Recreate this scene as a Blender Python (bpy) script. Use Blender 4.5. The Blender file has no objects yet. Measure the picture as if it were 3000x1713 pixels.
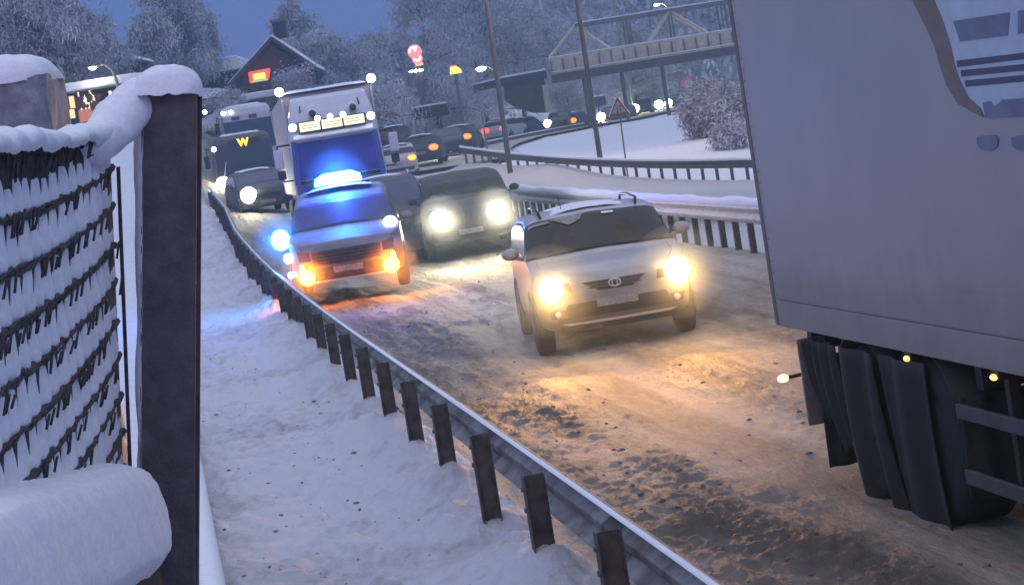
import bpy, bmesh, math, random
import numpy as np
from mathutils import Vector, Matrix, Euler
R = math.radians
scene = bpy.context.scene
COL = scene.collection

# ------------------------------------------------------------------ camera
P_SUV, P_AMB, P_BLUE, P_VAN, P_FAR, P_POLE, HAZE = 540, 75, 480, 850, 500, 1600, 0.0021
F, CX, CY, HC = 6200.0, 1500.0, 856.5, 2.6
ROLL, PITCH = R(9.0), math.atan(450 / 6200)
fwd = Vector((0, math.cos(PITCH), -math.sin(PITCH)))
up0 = Vector((0, math.sin(PITCH), math.cos(PITCH)))
rt0 = Vector((1, 0, 0))
RT = rt0 * math.cos(ROLL) - up0 * math.sin(ROLL)
UP = rt0 * math.sin(ROLL) + up0 * math.cos(ROLL)
cam = bpy.data.cameras.new("camera")
cam.sensor_width = 36; cam.lens = F / 3000 * 36; cam.clip_end = 3000; cam.clip_start = 0.05
co = bpy.data.objects.new("camera", cam); COL.objects.link(co)
co.matrix_world = Matrix(((RT.x, UP.x, -fwd.x, 0), (RT.y, UP.y, -fwd.y, 0), (RT.z, UP.z, -fwd.z, HC), (0, 0, 0, 1)))
scene.camera = co
CAMP = Vector((0, 0, HC))
def ray(px, py):
    return fwd + RT * ((px - CX) / F) - UP * ((py - CY) / F)
def at(px, py, Y):                       # where the sight line through a photo point meets the plane y = Y
    d = ray(px, py); return CAMP + d * (Y / d.y)
def px(p):
    d = Vector(p) - CAMP
    k = d.dot(fwd); return (CX + F * d.dot(RT) / k, CY - F * d.dot(UP) / k)

# ------------------------------------------------------------------ sky: clear blue dusk
world = bpy.data.worlds.new("World"); scene.world = world; world.use_nodes = True
wt = world.node_tree; wt.nodes.clear()
wo = wt.nodes.new('ShaderNodeOutputWorld'); bg = wt.nodes.new('ShaderNodeBackground')
sk = wt.nodes.new('ShaderNodeTexSky'); sk.sky_type = 'NISHITA'; sk.sun_disc = False
sk.sun_elevation = R(1.0); sk.sun_rotation = R(190)
sk.ozone_density = 3.0; sk.air_density = 1.0; sk.dust_density = 0.6
tint = wt.nodes.new('ShaderNodeMix'); tint.data_type = 'RGBA'; tint.blend_type = 'MULTIPLY'
tint.inputs['Factor'].default_value = 1.0; tint.inputs['B'].default_value = (0.8, 0.62, 0.75, 1)
# thin bright cloud overhead: the top of the dome is paler than the blue near the horizon
geo = wt.nodes.new('ShaderNodeTexCoord'); sep = wt.nodes.new('ShaderNodeSeparateXYZ')
mr = wt.nodes.new('ShaderNodeMapRange'); mr.interpolation_type = 'SMOOTHSTEP'
mr.inputs['From Min'].default_value = 0.16; mr.inputs['From Max'].default_value = 0.7
zen = wt.nodes.new('ShaderNodeMix'); zen.data_type = 'RGBA'
zen.inputs['B'].default_value = (0.48, 0.50, 0.66, 1)
wt.links.new(geo.outputs['Generated'], sep.inputs[0]); wt.links.new(sep.outputs['Z'], mr.inputs['Value'])
wt.links.new(sk.outputs[0], tint.inputs['A'])
wt.links.new(mr.outputs[0], zen.inputs['Factor']); low = wt.nodes.new('ShaderNodeMix'); low.data_type = 'RGBA'; low.inputs['Factor'].default_value = 0.85
low.inputs['B'].default_value = (0.004, 0.068, 0.30, 1)
wt.links.new(tint.outputs['Result'], low.inputs['A']); wt.links.new(low.outputs['Result'], zen.inputs['A'])
wt.links.new(zen.outputs['Result'], bg.inputs['Color'])
bg.inputs['Strength'].default_value = 1.7
wt.links.new(bg.outputs[0], wo.inputs['Surface'])
vs = scene.view_settings
vs.view_transform = 'Standard'; vs.look = 'None'; vs.exposure = 0.12; vs.gamma = 1.0; vs.use_curve_mapping = False
scene.cycles.use_denoising = True
scene.cycles.caustics_reflective = False; scene.cycles.caustics_refractive = False
scene.cycles.max_bounces = 6; scene.cycles.volume_bounces = 0; scene.cycles.transparent_max_bounces = 6

# ------------------------------------------------------------------ numeric noise
def _h(i, j, k):
    n = (i * 374761393 + j * 668265263 + k * 2147483647 + 1013904223) & 0xffffffff
    n = ((n ^ (n >> 13)) * 1274126177) & 0xffffffff
    return ((n ^ (n >> 16)) & 0xffff) / 65535.0
def vnoise(x, y, seed=0):
    x = np.asarray(x, float); y = np.asarray(y, float)
    i = np.floor(x).astype(np.int64); j = np.floor(y).astype(np.int64)
    fx = x - i; fy = y - j; fx = fx * fx * (3 - 2 * fx); fy = fy * fy * (3 - 2 * fy)
    a = _h(i, j, seed); b = _h(i + 1, j, seed); c = _h(i, j + 1, seed); d = _h(i + 1, j + 1, seed)
    return (a * (1 - fx) + b * fx) * (1 - fy) + (c * (1 - fx) + d * fx) * fy - 0.5
def fbm(x, y, seed=0, o=4, gain=0.5):
    s = 0; a = 1.0
    for k in range(o):
        s = s + a * vnoise(np.asarray(x) * 2 ** k + 17.3 * k, np.asarray(y) * 2 ** k - 9.1 * k, seed + k); a *= gain
    return s
def sstep(a, b, x):
    t = np.clip((np.asarray(x, float) - a) / (b - a), 0, 1); return t * t * (3 - 2 * t)

# ------------------------------------------------------------------ materials
def mat(name, col, rough=0.7, metal=0.0, noise=0.0, scale=8.0, col2=None, bump=0.0, bscale=40.0, emit=None, estr=0.0, alpha=1.0, coat=0.0, spec=0.5, sss=0.0):
    m = bpy.data.materials.new(name); m.use_nodes = True
    nt = m.node_tree; b = nt.nodes['Principled BSDF']
    b.inputs['Base Color'].default_value = (*col, 1); b.inputs['Roughness'].default_value = rough
    b.inputs['Metallic'].default_value = metal; b.inputs['Specular IOR Level'].default_value = spec
    b.inputs['Coat Weight'].default_value = coat
    tc = nt.nodes.new('ShaderNodeTexCoord')
    if noise > 0 or col2:
        n = nt.nodes.new('ShaderNodeTexNoise'); n.inputs['Scale'].default_value = scale
        n.inputs['Detail'].default_value = 6; n.inputs['Roughness'].default_value = 0.65
        nt.links.new(tc.outputs['Object'], n.inputs['Vector'])
        r = nt.nodes.new('ShaderNodeValToRGB')
        c2 = col2 if col2 else tuple(c * (1 - noise) for c in col)
        r.color_ramp.elements[0].position = 0.36; r.color_ramp.elements[1].position = 0.64
        r.color_ramp.elements[0].color = (*c2, 1); r.color_ramp.elements[1].color = (*col, 1)
        nt.links.new(n.outputs['Fac'], r.inputs[0]); nt.links.new(r.outputs[0], b.inputs['Base Color'])
    if bump > 0:
        n2 = nt.nodes.new('ShaderNodeTexNoise'); n2.inputs['Scale'].default_value = bscale
        n2.inputs['Detail'].default_value = 8; n2.inputs['Roughness'].default_value = 0.7
        nt.links.new(tc.outputs['Object'], n2.inputs['Vector'])
        bp = nt.nodes.new('ShaderNodeBump'); bp.inputs['Strength'].default_value = bump; bp.inputs['Distance'].default_value = 0.05
        nt.links.new(n2.outputs['Fac'], bp.inputs['Height']); nt.links.new(bp.outputs[0], b.inputs['Normal'])
    if emit:
        b.inputs['Emission Color'].default_value = (*emit, 1); b.inputs['Emission Strength'].default_value = estr
    return m

M = {}
M['snow'] = mat('snow', (0.78, 0.79, 0.83), 0.85, noise=0.10, scale=3, bump=0.55, bscale=14, spec=0.2)
M['snow_soft'] = mat('snow_soft', (0.86, 0.88, 0.91), 0.9, noise=0.10, scale=40, bump=0.30, bscale=70, spec=0.15)
M['frost'] = mat('frost', (0.62, 0.62, 0.65), 0.9, noise=0.4, scale=0.6, spec=0.1)
M['frost_dark'] = mat('frost_dark', (0.60, 0.61, 0.64), 0.9, noise=0.5, scale=0.5, spec=0.1)
M['bark'] = mat('bark', (0.045, 0.04, 0.045), 0.9, noise=0.5, scale=5)
M['steel'] = mat('galvanised', (0.36, 0.35, 0.34), 0.7, 0.25, noise=0.5, scale=4, bump=0.15, col2=(.17, .155, .145))
M['post_steel'] = mat('rusty_steel', (0.14, 0.115, 0.105), 0.8, 0.2, noise=0.6, scale=7, bump=0.25, bscale=60)
M['dark_metal'] = mat('dark_metal', (0.15, 0.125, 0.135), 0.6, 0.3, noise=0.4, scale=16, bump=0.3, bscale=120)
M['steel_pale'] = mat('frosted_zinc', (0.55, 0.54, 0.54), 0.6, 0.2, noise=0.25, scale=5)
M['pole'] = mat('pole_zinc', (0.16, 0.15, 0.14), 0.6, 0.3, noise=0.3, scale=2)
M['black'] = mat('black_plastic', (0.014, 0.013, 0.013), 0.55, noise=0.3, scale=20)
M['dirt_black'] = mat('dirty_black', (0.030, 0.027, 0.025), 0.75, noise=0.45, scale=9, bump=0.2)
M['rubber'] = mat('rubber', (0.022, 0.021, 0.021), 0.85, noise=0.35, scale=12, bump=0.3)
M['rim'] = mat('rim', (0.30, 0.30, 0.31), 0.45, 0.6, noise=0.4, scale=10)
M['glass'] = mat('dark_glass', (0.014, 0.013, 0.014), 0.15, spec=0.6)
M['wind'] = mat('tinted_glass', (0.02, 0.017, 0.015), 0.22, noise=0.6, scale=3, spec=0.25)
M['silver'] = mat('silver_paint', (0.46, 0.44, 0.42), 0.38, 0.3, noise=0.22, scale=2.2, coat=0.35, bump=0.03)
def grime(m, z0, z1, col):               # road dirt that has splashed up the lower panels, with a ragged upper edge
    nt = m.node_tree; b = nt.nodes['Principled BSDF']; tc = [n for n in nt.nodes if n.type == 'TEX_COORD'][0]
    s_ = nt.nodes.new('ShaderNodeSeparateXYZ'); nt.links.new(tc.outputs['Object'], s_.inputs[0])
    n = nt.nodes.new('ShaderNodeTexNoise'); n.inputs['Scale'].default_value = 4; n.inputs['Detail'].default_value = 7; nt.links.new(tc.outputs['Object'], n.inputs['Vector'])
    a = nt.nodes.new('ShaderNodeMath'); a.operation = 'MULTIPLY_ADD'; a.inputs[1].default_value = (z1 - z0) * 1.2; nt.links.new(n.outputs['Fac'], a.inputs[0]); nt.links.new(s_.outputs['Z'], a.inputs[2])
    r = nt.nodes.new('ShaderNodeMapRange'); r.inputs['From Min'].default_value = z0 + (z1 - z0) * .6; r.inputs['From Max'].default_value = z1 + (z1 - z0) * .6
    r.inputs['To Min'].default_value = .85; r.inputs['To Max'].default_value = 0; nt.links.new(a.outputs[0], r.inputs['Value'])
    mx = nt.nodes.new('ShaderNodeMix'); mx.data_type = 'RGBA'; old = b.inputs['Base Color'].links[0].from_socket if b.inputs['Base Color'].links else None
    if old: nt.links.new(old, mx.inputs['A'])
    else: mx.inputs['A'].default_value = b.inputs['Base Color'].default_value
    mx.inputs['B'].default_value = (*col, 1); nt.links.new(r.outputs[0], mx.inputs['Factor']); nt.links.new(mx.outputs['Result'], b.inputs['Base Color'])
grime(M['silver'], .40, 1.0, (.13, .10, .07))
M['white_paint'] = mat('white_paint', (0.62, 0.62, 0.64), 0.4, noise=0.15, scale=1.5, coat=0.3)
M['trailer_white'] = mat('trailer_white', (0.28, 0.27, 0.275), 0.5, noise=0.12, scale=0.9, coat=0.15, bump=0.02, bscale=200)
M['bright'] = mat('bright_trim', (0.7, 0.7, 0.7), 0.3, 0.6)
M['plate'] = mat('plate', (0.40, 0.37, 0.33), 0.6, noise=0.5, scale=22)
def lampmat(name, col, s):
    return mat(name, (0.05, 0.05, 0.05), 0.3, emit=col, estr=s)
M['hl_warm'] = lampmat('headlamp_warm', (1, 0.66, 0.22), 70)
M['hl_white'] = lampmat('headlamp_white', (1, 0.93, 0.66), 70)
M['hl_cool'] = lampmat('headlamp_cool', (0.95, 1, 0.95), 22)
M['amber'] = lampmat('amber_lamp', (1, 0.28, 0.012), 4)
M['amber_hot'] = lampmat('amber_hot', (1, 0.34, 0.015), 40)
M['tail'] = lampmat('tail_lamp', (1, 0.16, 0.03), 3.6)
M['red'] = lampmat('red_lamp', (1, 0.08, 0.06), 2.2)
M['blue'] = lampmat('blue_beacon', (0.03, 0.42, 1), 40)
M['panel_lit'] = lampmat('lit_sign_panel', (1, 0.95, 0.68), 1.05)
M['lit_window'] = lampmat('lit_window', (1, 0.62, 0.26), 1.6)
M['lit_window2'] = lampmat('lit_window_white', (1, 0.82, 0.55), 2.2)
M['neon'] = lampmat('pink_neon', (1, 0.22, 0.24), 1.6)
M['neon_white'] = lampmat('white_neon', (1, 0.72, 0.66), 2.0)
M['sign_red'] = lampmat('red_glow_sign', (1, 0.12, 0.03), 1.0)
M['sign_yellow'] = lampmat('yellow_sign', (1, 0.66, 0.12), 1.8)
M['route'] = lampmat('route_amber', (1, 0.50, 0.02), 3)

# ------------------------------------------------------------------ mesh helper
class MB:
    def __init__(s): s.v = []; s.f = []
    def add(s, v, f):
        o = len(s.v); s.v += [tuple(p) for p in v]; s.f += [tuple(i + o for i in q) for q in f]; return s
    def box(s, c, d, rot=None):
        hx, hy, hz = d[0] / 2, d[1] / 2, d[2] / 2
        p = [Vector((x, y, z)) for x in (-hx, hx) for y in (-hy, hy) for z in (-hz, hz)]
        if rot is not None: p = [rot @ q for q in p]
        c = Vector(c)
        return s.add([c + q for q in p], [(0, 1, 3, 2), (4, 6, 7, 5), (0, 4, 5, 1), (2, 3, 7, 6), (0, 2, 6, 4), (1, 5, 7, 3)])
    def tube(s, path, rad, n=8, cap=True):
        path = [Vector(p) for p in path]
        if not hasattr(rad, '__len__'): rad = [rad] * len(path)
        vs_, fs = [], []; prev = None
        for k, p in enumerate(path):
            t = (path[min(k + 1, len(path) - 1)] - path[max(k - 1, 0)])
            t = t.normalized() if t.length > 1e-9 else Vector((0, 0, 1))
            a = prev if prev is not None else (Vector((1, 0, 0)) if abs(t.x) < 0.8 else Vector((0, 1, 0)))
            a = (a - t * a.dot(t)).normalized(); prev = a; b = t.cross(a)
            for q in range(n):
                w = 2 * math.pi * q / n; vs_.append(p + (a * math.cos(w) + b * math.sin(w)) * rad[k])
        for k in range(len(path) - 1):
            for q in range(n):
                r = (q + 1) % n; fs.append((k * n + q, k * n + r, (k + 1) * n + r, (k + 1) * n + q))
        if cap:
            fs.append(tuple(range(n - 1, -1, -1))); fs.append(tuple((len(path) - 1) * n + q for q in range(n)))
        return s.add(vs_, fs)
    def grid(s, P):                      # P[i][j] array (n,m,3)
        P = np.asarray(P); n, m = P.shape[:2]
        f = [(i * m + j, i * m + j + 1, (i + 1) * m + j + 1, (i + 1) * m + j) for i in range(n - 1) for j in range(m - 1)]
        return s.add(P.reshape(-1, 3).tolist(), f)
    def slab(s, P, off):                 # a sheet with thickness: P and P+off joined round the edge
        P = np.asarray(P, float); n, m = P.shape[:2]; Q = P + np.asarray(off, float)
        o = n * m
        f = [(i * m + j, i * m + j + 1, (i + 1) * m + j + 1, (i + 1) * m + j) for i in range(n - 1) for j in range(m - 1)]
        f += [tuple(o + k for k in reversed(q)) for q in f[:]]
        e = [(0, j) for j in range(m)] + [(i, m - 1) for i in range(1, n)] + [(n - 1, j) for j in range(m - 2, -1, -1)] + [(i, 0) for i in range(n - 2, 0, -1)]
        ids = [i * m + j for i, j in e]
        for a, b in zip(ids, ids[1:] + ids[:1]): f.append((b, a, a + o, b + o))
        return s.add(np.concatenate([P.reshape(-1, 3), Q.reshape(-1, 3)]).tolist(), f)
    def lathe(s, prof, n=20, axis='x', c=(0, 0, 0)):   # prof: list of (along, radius)
        vs_, fs = [], []
        for a, r in prof:
            for q in range(n):
                w = 2 * math.pi * q / n; u, v = r * math.cos(w), r * math.sin(w)
                p = {'x': (a, u, v), 'y': (u, a, v), 'z': (u, v, a)}[axis]
                vs_.append((p[0] + c[0], p[1] + c[1], p[2] + c[2]))
        for k in range(len(prof) - 1):
            for q in range(n):
                r = (q + 1) % n; fs.append((k * n + q, k * n + r, (k + 1) * n + r, (k + 1) * n + q))
        fs.append(tuple(range(n - 1, -1, -1))); fs.append(tuple((len(prof) - 1) * n + q for q in range(n)))
        return s.add(vs_, fs)
    def ball(s, c, r, n=10, m=7, sq=(1, 1, 1), jit=0, rng=None, pw=1.0):
        vs_, fs = [], []
        for i in range(m + 1):
            th = math.pi * i / m; sn = max(math.sin(th), 0) ** pw
            for q in range(n):
                w = 2 * math.pi * q / n; k = 1 + (rng.uniform(-jit, jit) if jit else 0)
                vs_.append((c[0] + r * k * sq[0] * sn * math.cos(w), c[1] + r * k * sq[1] * sn * math.sin(w), c[2] + r * k * sq[2] * math.cos(th)))
        for i in range(m):
            for q in range(n):
                a = (q + 1) % n; fs.append((i * n + q, (i + 1) * n + q, (i + 1) * n + a, i * n + a))
        return s.add(vs_, fs)
    def prism(s, poly, ax, t0, t1):      # 2D polygon extruded along axis ax ('x','y','z')
        def P(a, b, t): return {'x': (t, a, b), 'y': (a, t, b), 'z': (a, b, t)}[ax]
        n = len(poly); v = [P(a, b, t0) for a, b in poly] + [P(a, b, t1) for a, b in poly]
        f = [tuple(range(n - 1, -1, -1)), tuple(range(n, 2 * n))] + [(k, (k + 1) % n, (k + 1) % n + n, k + n) for k in range(n)]
        return s.add(v, f)
    def build(s, name, m, parent=None, smooth=False, bevel=0, seg=2):
        me = bpy.data.meshes.new(name); me.from_pydata(s.v, [], s.f); me.update()
        bm = bmesh.new(); bm.from_mesh(me)
        if len(s.v) < 60000:
            bmesh.ops.remove_doubles(bm, verts=bm.verts, dist=1e-5); bmesh.ops.recalc_face_normals(bm, faces=bm.faces)
        bm.to_mesh(me); bm.free()
        if smooth:
            for p in me.polygons: p.use_smooth = True
        o = bpy.data.objects.new(name, me); COL.objects.link(o)
        me.materials.append(m)
        if bevel:
            b = o.modifiers.new('bevel', 'BEVEL'); b.width = bevel; b.segments = seg; b.limit_method = 'ANGLE'; b.angle_limit = R(40)
        if parent: o.parent = parent
        return o
def sheet(name, P, m, smooth=True, kind=None):
    P = np.asarray(P, float); n, k = P.shape[:2]
    me = bpy.data.meshes.new(name)
    idx = np.arange(n * k).reshape(n, k)
    q = np.stack([idx[:-1, :-1], idx[:-1, 1:], idx[1:, 1:], idx[1:, :-1]], -1).reshape(-1, 4)
    me.vertices.add(n * k); me.vertices.foreach_set('co', P.reshape(-1))
    me.loops.add(q.size); me.loops.foreach_set('vertex_index', q.reshape(-1))
    me.polygons.add(len(q)); me.polygons.foreach_set('loop_start', np.arange(len(q)) * 4); me.polygons.foreach_set('loop_total', np.full(len(q), 4))
    me.polygons.foreach_set('use_smooth', np.ones(len(q), bool)); me.update(calc_edges=True)
    me.materials.append(m); o = bpy.data.objects.new(name, me); COL.objects.link(o)
    if kind: o['kind'] = kind
    return o
def tag(o, label, cat, group=None):
    o['label'] = label; o['category'] = cat
    if group: o['group'] = group
    return o
def thing(name, label, cat, loc=(0, 0, 0), rz=0.0, group=None):
    o = bpy.data.objects.new(name, None); COL.objects.link(o); o.empty_display_size = 0.2
    o.location = loc; o.rotation_euler = (0, 0, rz); return tag(o, label, cat, group)
def dup(root, loc, rz, label, group=None):
    r = root.copy(); COL.objects.link(r); r.location = loc; r.rotation_euler = (0, 0, rz); r['label'] = label
    if group: r['group'] = group
    for ch in list(root.children):
        c = ch.copy(); COL.objects.link(c); c.parent = r
        for g in ch.children:
            d = g.copy(); COL.objects.link(d); d.parent = c
    return r
def lamp(name, parent, loc, col, power, spot=None, rot=(0, 0, 0), size=0.06, blend=0.6):
    l = bpy.data.lights.new(name, 'SPOT' if spot else 'POINT'); l.energy = power; l.color = col; l.shadow_soft_size = size
    if spot: l.spot_size = R(spot); l.spot_blend = blend
    o = bpy.data.objects.new(name, l); COL.objects.link(o); o.parent = parent; o.location = loc; o.rotation_euler = rot
    return o

# ------------------------------------------------------------------ terrain
LA = math.atan(0.162)                                  # the carriageway's heading
def rail_x(Y): return 2.11 - 0.162 * Y                 # roadside guardrail line
ctl = []
for Y, z in ((2, 0), (8, 0), (16, -0.02)):
    for s_ in (-2.5, 0, 3.5, 7): ctl.append((rail_x(Y) + s_, Y, z))
ctl += [(rail_x(58) + 3, 58, 0.75), (rail_x(65), 65, 1.0), (rail_x(58) + 8, 58, 0.55), (rail_x(70) + 7, 70, 0.95)]
for Y, zs_ in ((24, (.02, .0, .0, .0)), (30, (.10, .06, .09, .09)), (36, (.2, .12, .24, .2)), (45, (.3, .2, .2, .2)), (52, (.55, .40, .42, .40))):
    for s_, z in zip((-2.5, 0, 3.5, 7), zs_): ctl.append((rail_x(Y) + s_, Y, z))
for a in ((1860, 352, 130), (1990, 350, 130), (1800, 370, 135), (1700, 395, 130), (1960, 338, 180), (1850, 345, 185), (2040, 320, 225), (1780, 352, 178), (790, 615, 75), (620, 560, 85), (720, 585, 88), (2200, 547, 70), (1750, 523, 83), (1345, 503, 100), (1758, 462, 88),
          (1900, 400, 115), (1900, 345, 150), (2090, 395, 100), (1340, 450, 125), (1475, 418, 150), (1665, 385, 170), (1960, 318, 220),
          (1240, 470, 115), (1180, 520, 97), (1265, 385, 140), (1540, 325, 165), (1370, 250, 165), (600, 400, 100), (620, 480, 90),
          (620, 350, 120), (260, 350, 110), (760, 290, 125), (1100, 320, 130), (0, 330, 110), (2150, 455, 86)):
    p = at(*a); ctl.append((p.x, p.y, p.z))
ctl += [(-8, 20, .6), (-6, 8, .4), (-15, 40, 2), (-20, 60, 4), (20, 20, 0), (25, 60, 0), (40, 100, 2), (40, 180, 4), (-60, 120, 9), (-60, 250, 14),
        (60, 260, 8), (0, 260, 9), (25, 250, 4), (-30, 20, 2), (60, 20, 0), (-60, 40, 5), (100, 100, 4), (-100, 200, 14), (0, 420, 12), (120, 420, 12), (-140, 420, 16)]
ctl = np.array(ctl)
BEND = np.array([(-3.4, 99, 1.5), (-4.2, 110, 1.78), (-3.6, 122, 2.02), (-1.3, 138, 2.18), (1.4, 152, 2.26), (6.5, 170, 2.32), (12.5, 195, 2.5), (18.7, 220, 2.75), (30, 262, 3.3)])
_tt = np.linspace(0, len(BEND) - 1, 160); _bx, _by, _bz = [np.interp(_tt, range(len(BEND)), BEND[:, k]) for k in range(3)]
for _ in range(25):
    for _a in (_bx, _by, _bz): _a[1:-1] = (_a[:-2] + _a[1:-1] * 2 + _a[2:]) / 4
def _U(r2): return np.where(r2 > 0, 0.5 * r2 * np.log(r2 + 1e-12), 0)
_S = 50.0
_q = ctl[:, :2] / _S; _n = len(_q)
_K = _U(((_q[:, None] - _q[None]) ** 2).sum(-1)) + np.eye(_n) * 0.004
_P = np.c_[np.ones(_n), _q]
_A = np.block([[_K, _P], [_P.T, np.zeros((3, 3))]])
_w = np.linalg.solve(_A, np.r_[ctl[:, 2], 0, 0, 0])
def base(x, y):
    x = np.asarray(x, float); y = np.asarray(y, float); sh = np.broadcast(x, y).shape
    X = np.broadcast_to(x, sh).reshape(-1) / _S; Y = np.broadcast_to(y, sh).reshape(-1) / _S
    out = np.empty(X.size)
    for a in range(0, X.size, 20000):
        b = slice(a, a + 20000); r2 = (X[b, None] - _q[None, :, 0]) ** 2 + (Y[b, None] - _q[None, :, 1]) ** 2
        out[b] = _U(r2) @ _w[:_n] + _w[_n] + _w[_n + 1] * X[b] + _w[_n + 2] * Y[b]
    # the bend road lies on an even grade cut into the slope
    X = X * _S; Y = Y * _S; sel = np.where((Y > 84) & (X < 60))[0]
    if sel.size:
        d2 = (X[sel, None] - _bx[None]) ** 2 + (Y[sel, None] - _by[None]) ** 2; i = d2.argmin(1); d = np.sqrt(d2[np.arange(sel.size), i])
        w = (1 - sstep(4.5, 10, d)) * sstep(86, 100, Y[sel]); out[sel] = out[sel] * (1 - w) + _bz[i] * w
    return out.reshape(sh)
def gz(x, y): return float(base(np.array([x]), np.array([y]))[0])
def ground_at(px_, py_, Y):              # world point under a photo column at depth Y
    p = at(px_, py_, Y); return Vector((p.x, p.y, gz(p.x, p.y)))

def far_outer(Y): return np.minimum(17.6 - (np.asarray(Y, float) - 70) * 0.171, 17.6)   # far rail, measured from the roadside rail
def ground_z(x, y):
    s_ = x - rail_x(y)
    z = base(x, y) + 0.10 * fbm(x * 0.5, y * 0.5, 5) * sstep(20, 60, y) + 0.03 * fbm(x * 2, y * 2, 7)
    lane = sstep(-2.3, -2.15, s_) * (1 - sstep(far_outer(y) - .3, far_outer(y), s_)) * (1 - sstep(100, 104, y))
    return z - 0.22 * lane
Ys = np.concatenate([np.geomspace(1.5, 130, 330), np.linspace(131.5, 372, 110)])
ts = np.linspace(-1, 1, 300); tsx = np.sign(ts) * np.abs(ts) ** 1.15
GX = tsx[None, :] * (14 + Ys[:, None] * 0.55); GY = np.broadcast_to(Ys[:, None], GX.shape)
sheet('ground', np.stack([GX, GY, ground_z(GX, GY)], -1), M['snow'], kind='structure')

# ------------------------------------------------------------------ roads and pavement (own sheets of packed snow)
def roadmat(name, snow, mid, dark, bscale, stretch=(1.3, .42, 1)):
    m = mat(name, snow, 0.7, bump=0.95, bscale=bscale, spec=0.3)
    nt = m.node_tree; b = nt.nodes['Principled BSDF']; tc = [n for n in nt.nodes if n.type == 'TEX_COORD'][0]
    at_ = nt.nodes.new('ShaderNodeAttribute'); at_.attribute_name = 'dirt'
    n = nt.nodes.new('ShaderNodeTexNoise'); n.inputs['Scale'].default_value = 9; n.inputs['Detail'].default_value = 9; n.inputs['Roughness'].default_value = 0.75
    m1 = nt.nodes.new('ShaderNodeMapping'); m1.inputs['Rotation'].default_value = (0, 0, -LA)
    m2 = nt.nodes.new('ShaderNodeMapping'); m2.inputs['Scale'].default_value = stretch
    nt.links.new(tc.outputs['Object'], m1.inputs['Vector']); nt.links.new(m1.outputs[0], m2.inputs['Vector']); nt.links.new(m2.outputs[0], n.inputs['Vector'])
    for q in nt.nodes:
        if q.type == 'TEX_NOISE' and q != n: nt.links.new(m2.outputs[0], q.inputs['Vector'])
    a = nt.nodes.new('ShaderNodeMath'); a.operation = 'MULTIPLY_ADD'; a.inputs[1].default_value = 0.9; a.inputs[2].default_value = -0.45
    nt.links.new(n.outputs['Fac'], a.inputs[0])
    s_ = nt.nodes.new('ShaderNodeMath'); s_.operation = 'ADD'
    nt.links.new(at_.outputs['Fac'], s_.inputs[0]); nt.links.new(a.outputs[0], s_.inputs[1])
    r = nt.nodes.new('ShaderNodeValToRGB'); e = r.color_ramp.elements
    e[0].position = 0.12; e[0].color = (*snow, 1); e[1].position = 0.85; e[1].color = (*dark, 1)
    k = e.new(0.45); k.color = (*mid, 1)
    nt.links.new(s_.outputs[0], r.inputs[0]); nt.links.new(r.outputs[0], b.inputs['Base Color'])
    return m
def set_attr(o, name, arr):
    a = o.data.attributes.new(name, 'FLOAT', 'POINT'); a.data.foreach_set('value', np.asarray(arr, np.float32).reshape(-1))
M['road'] = roadmat('packed_road_snow', (0.48, 0.42, 0.35), (0.32, 0.26, 0.20), (0.15, 0.12, 0.095), 22)
M['road_pale'] = roadmat('pale_road_snow', (0.62, 0.59, 0.57), (0.46, 0.42, 0.39), (0.20, 0.16, 0.13), 22)
M['pavement'] = roadmat('trodden_snow', (0.74, 0.74, 0.78), (0.60, 0.59, 0.61), (0.30, 0.27, 0.26), 24, (.75, 1.1, 1))

def road_dirt(s_, Y):
    w = 0.18 * fbm(Y * 0.25, s_ * 0.3, 31)
    g = lambda c, q: np.exp(-((s_ + w - c) / q) ** 2)
    d = 0.64 * g(1.35, 0.38) + 0.42 * g(0.75, 0.5) + 0.28 * g(3.0, 0.45) + 0.75 * g(4.7, 0.55) + 0.3 * g(5.6, 0.5) + 0.08
    d = d * (0.72 + 0.9 * fbm(Y * 0.40, s_ * 1.4, 41, 5, .65)) + 0.35 * fbm(Y * 0.10, s_ * 3.2, 42, 4, .6) + 0.16 + 0.22 * g(2.2, .20) + 0.22 * g(3.75, .20) + 0.12 * g(2.95, .1)
    return np.clip(d, 0, 1.2)
def road_h(s_, Y):
    d = np.clip(road_dirt(s_, Y), 0, 1.3)
    tr = np.clip(np.exp(-((s_ - 2.2) / 0.42) ** 2) + np.exp(-((s_ - 3.75) / 0.42) ** 2), 0, 1); h = 0.045 * d + (1 - .85 * tr) * d * (0.042 * fbm(Y * 5, s_ * 10, 51, 5, .72)) + 0.030 * fbm(Y * 0.5, s_ * 7, 53, 3) + 0.022 * fbm(Y * 1.4, s_ * 2.5, 52, 4)
    h = h - 0.035 * (np.exp(-((s_ - 2.2) / 0.38) ** 2) + np.exp(-((s_ - 3.75) / 0.38) ** 2))
    return h + 0.14 * np.exp(-((s_ - 6.6) / 0.5) ** 2) + 0.05 * np.exp(-((s_ - 0.15) / 0.25) ** 2)
Yr = np.geomspace(6, 112, 1050); Sr = np.linspace(0.05, 7.25, 250)
SS, YY = np.meshgrid(Sr, Yr); XX = SS + rail_x(YY)
road = sheet('road', np.stack([XX, YY, base(XX, YY) + road_h(SS, YY)], -1), M['road'], kind='structure')
set_attr(road, 'dirt', np.clip(road_dirt(SS, YY), 0, 1))
def road_z(x, y):
    s_ = x - rail_x(y); return gz(x, y) + float(road_h(np.array([s_]), np.array([float(y)]))[0])
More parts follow.
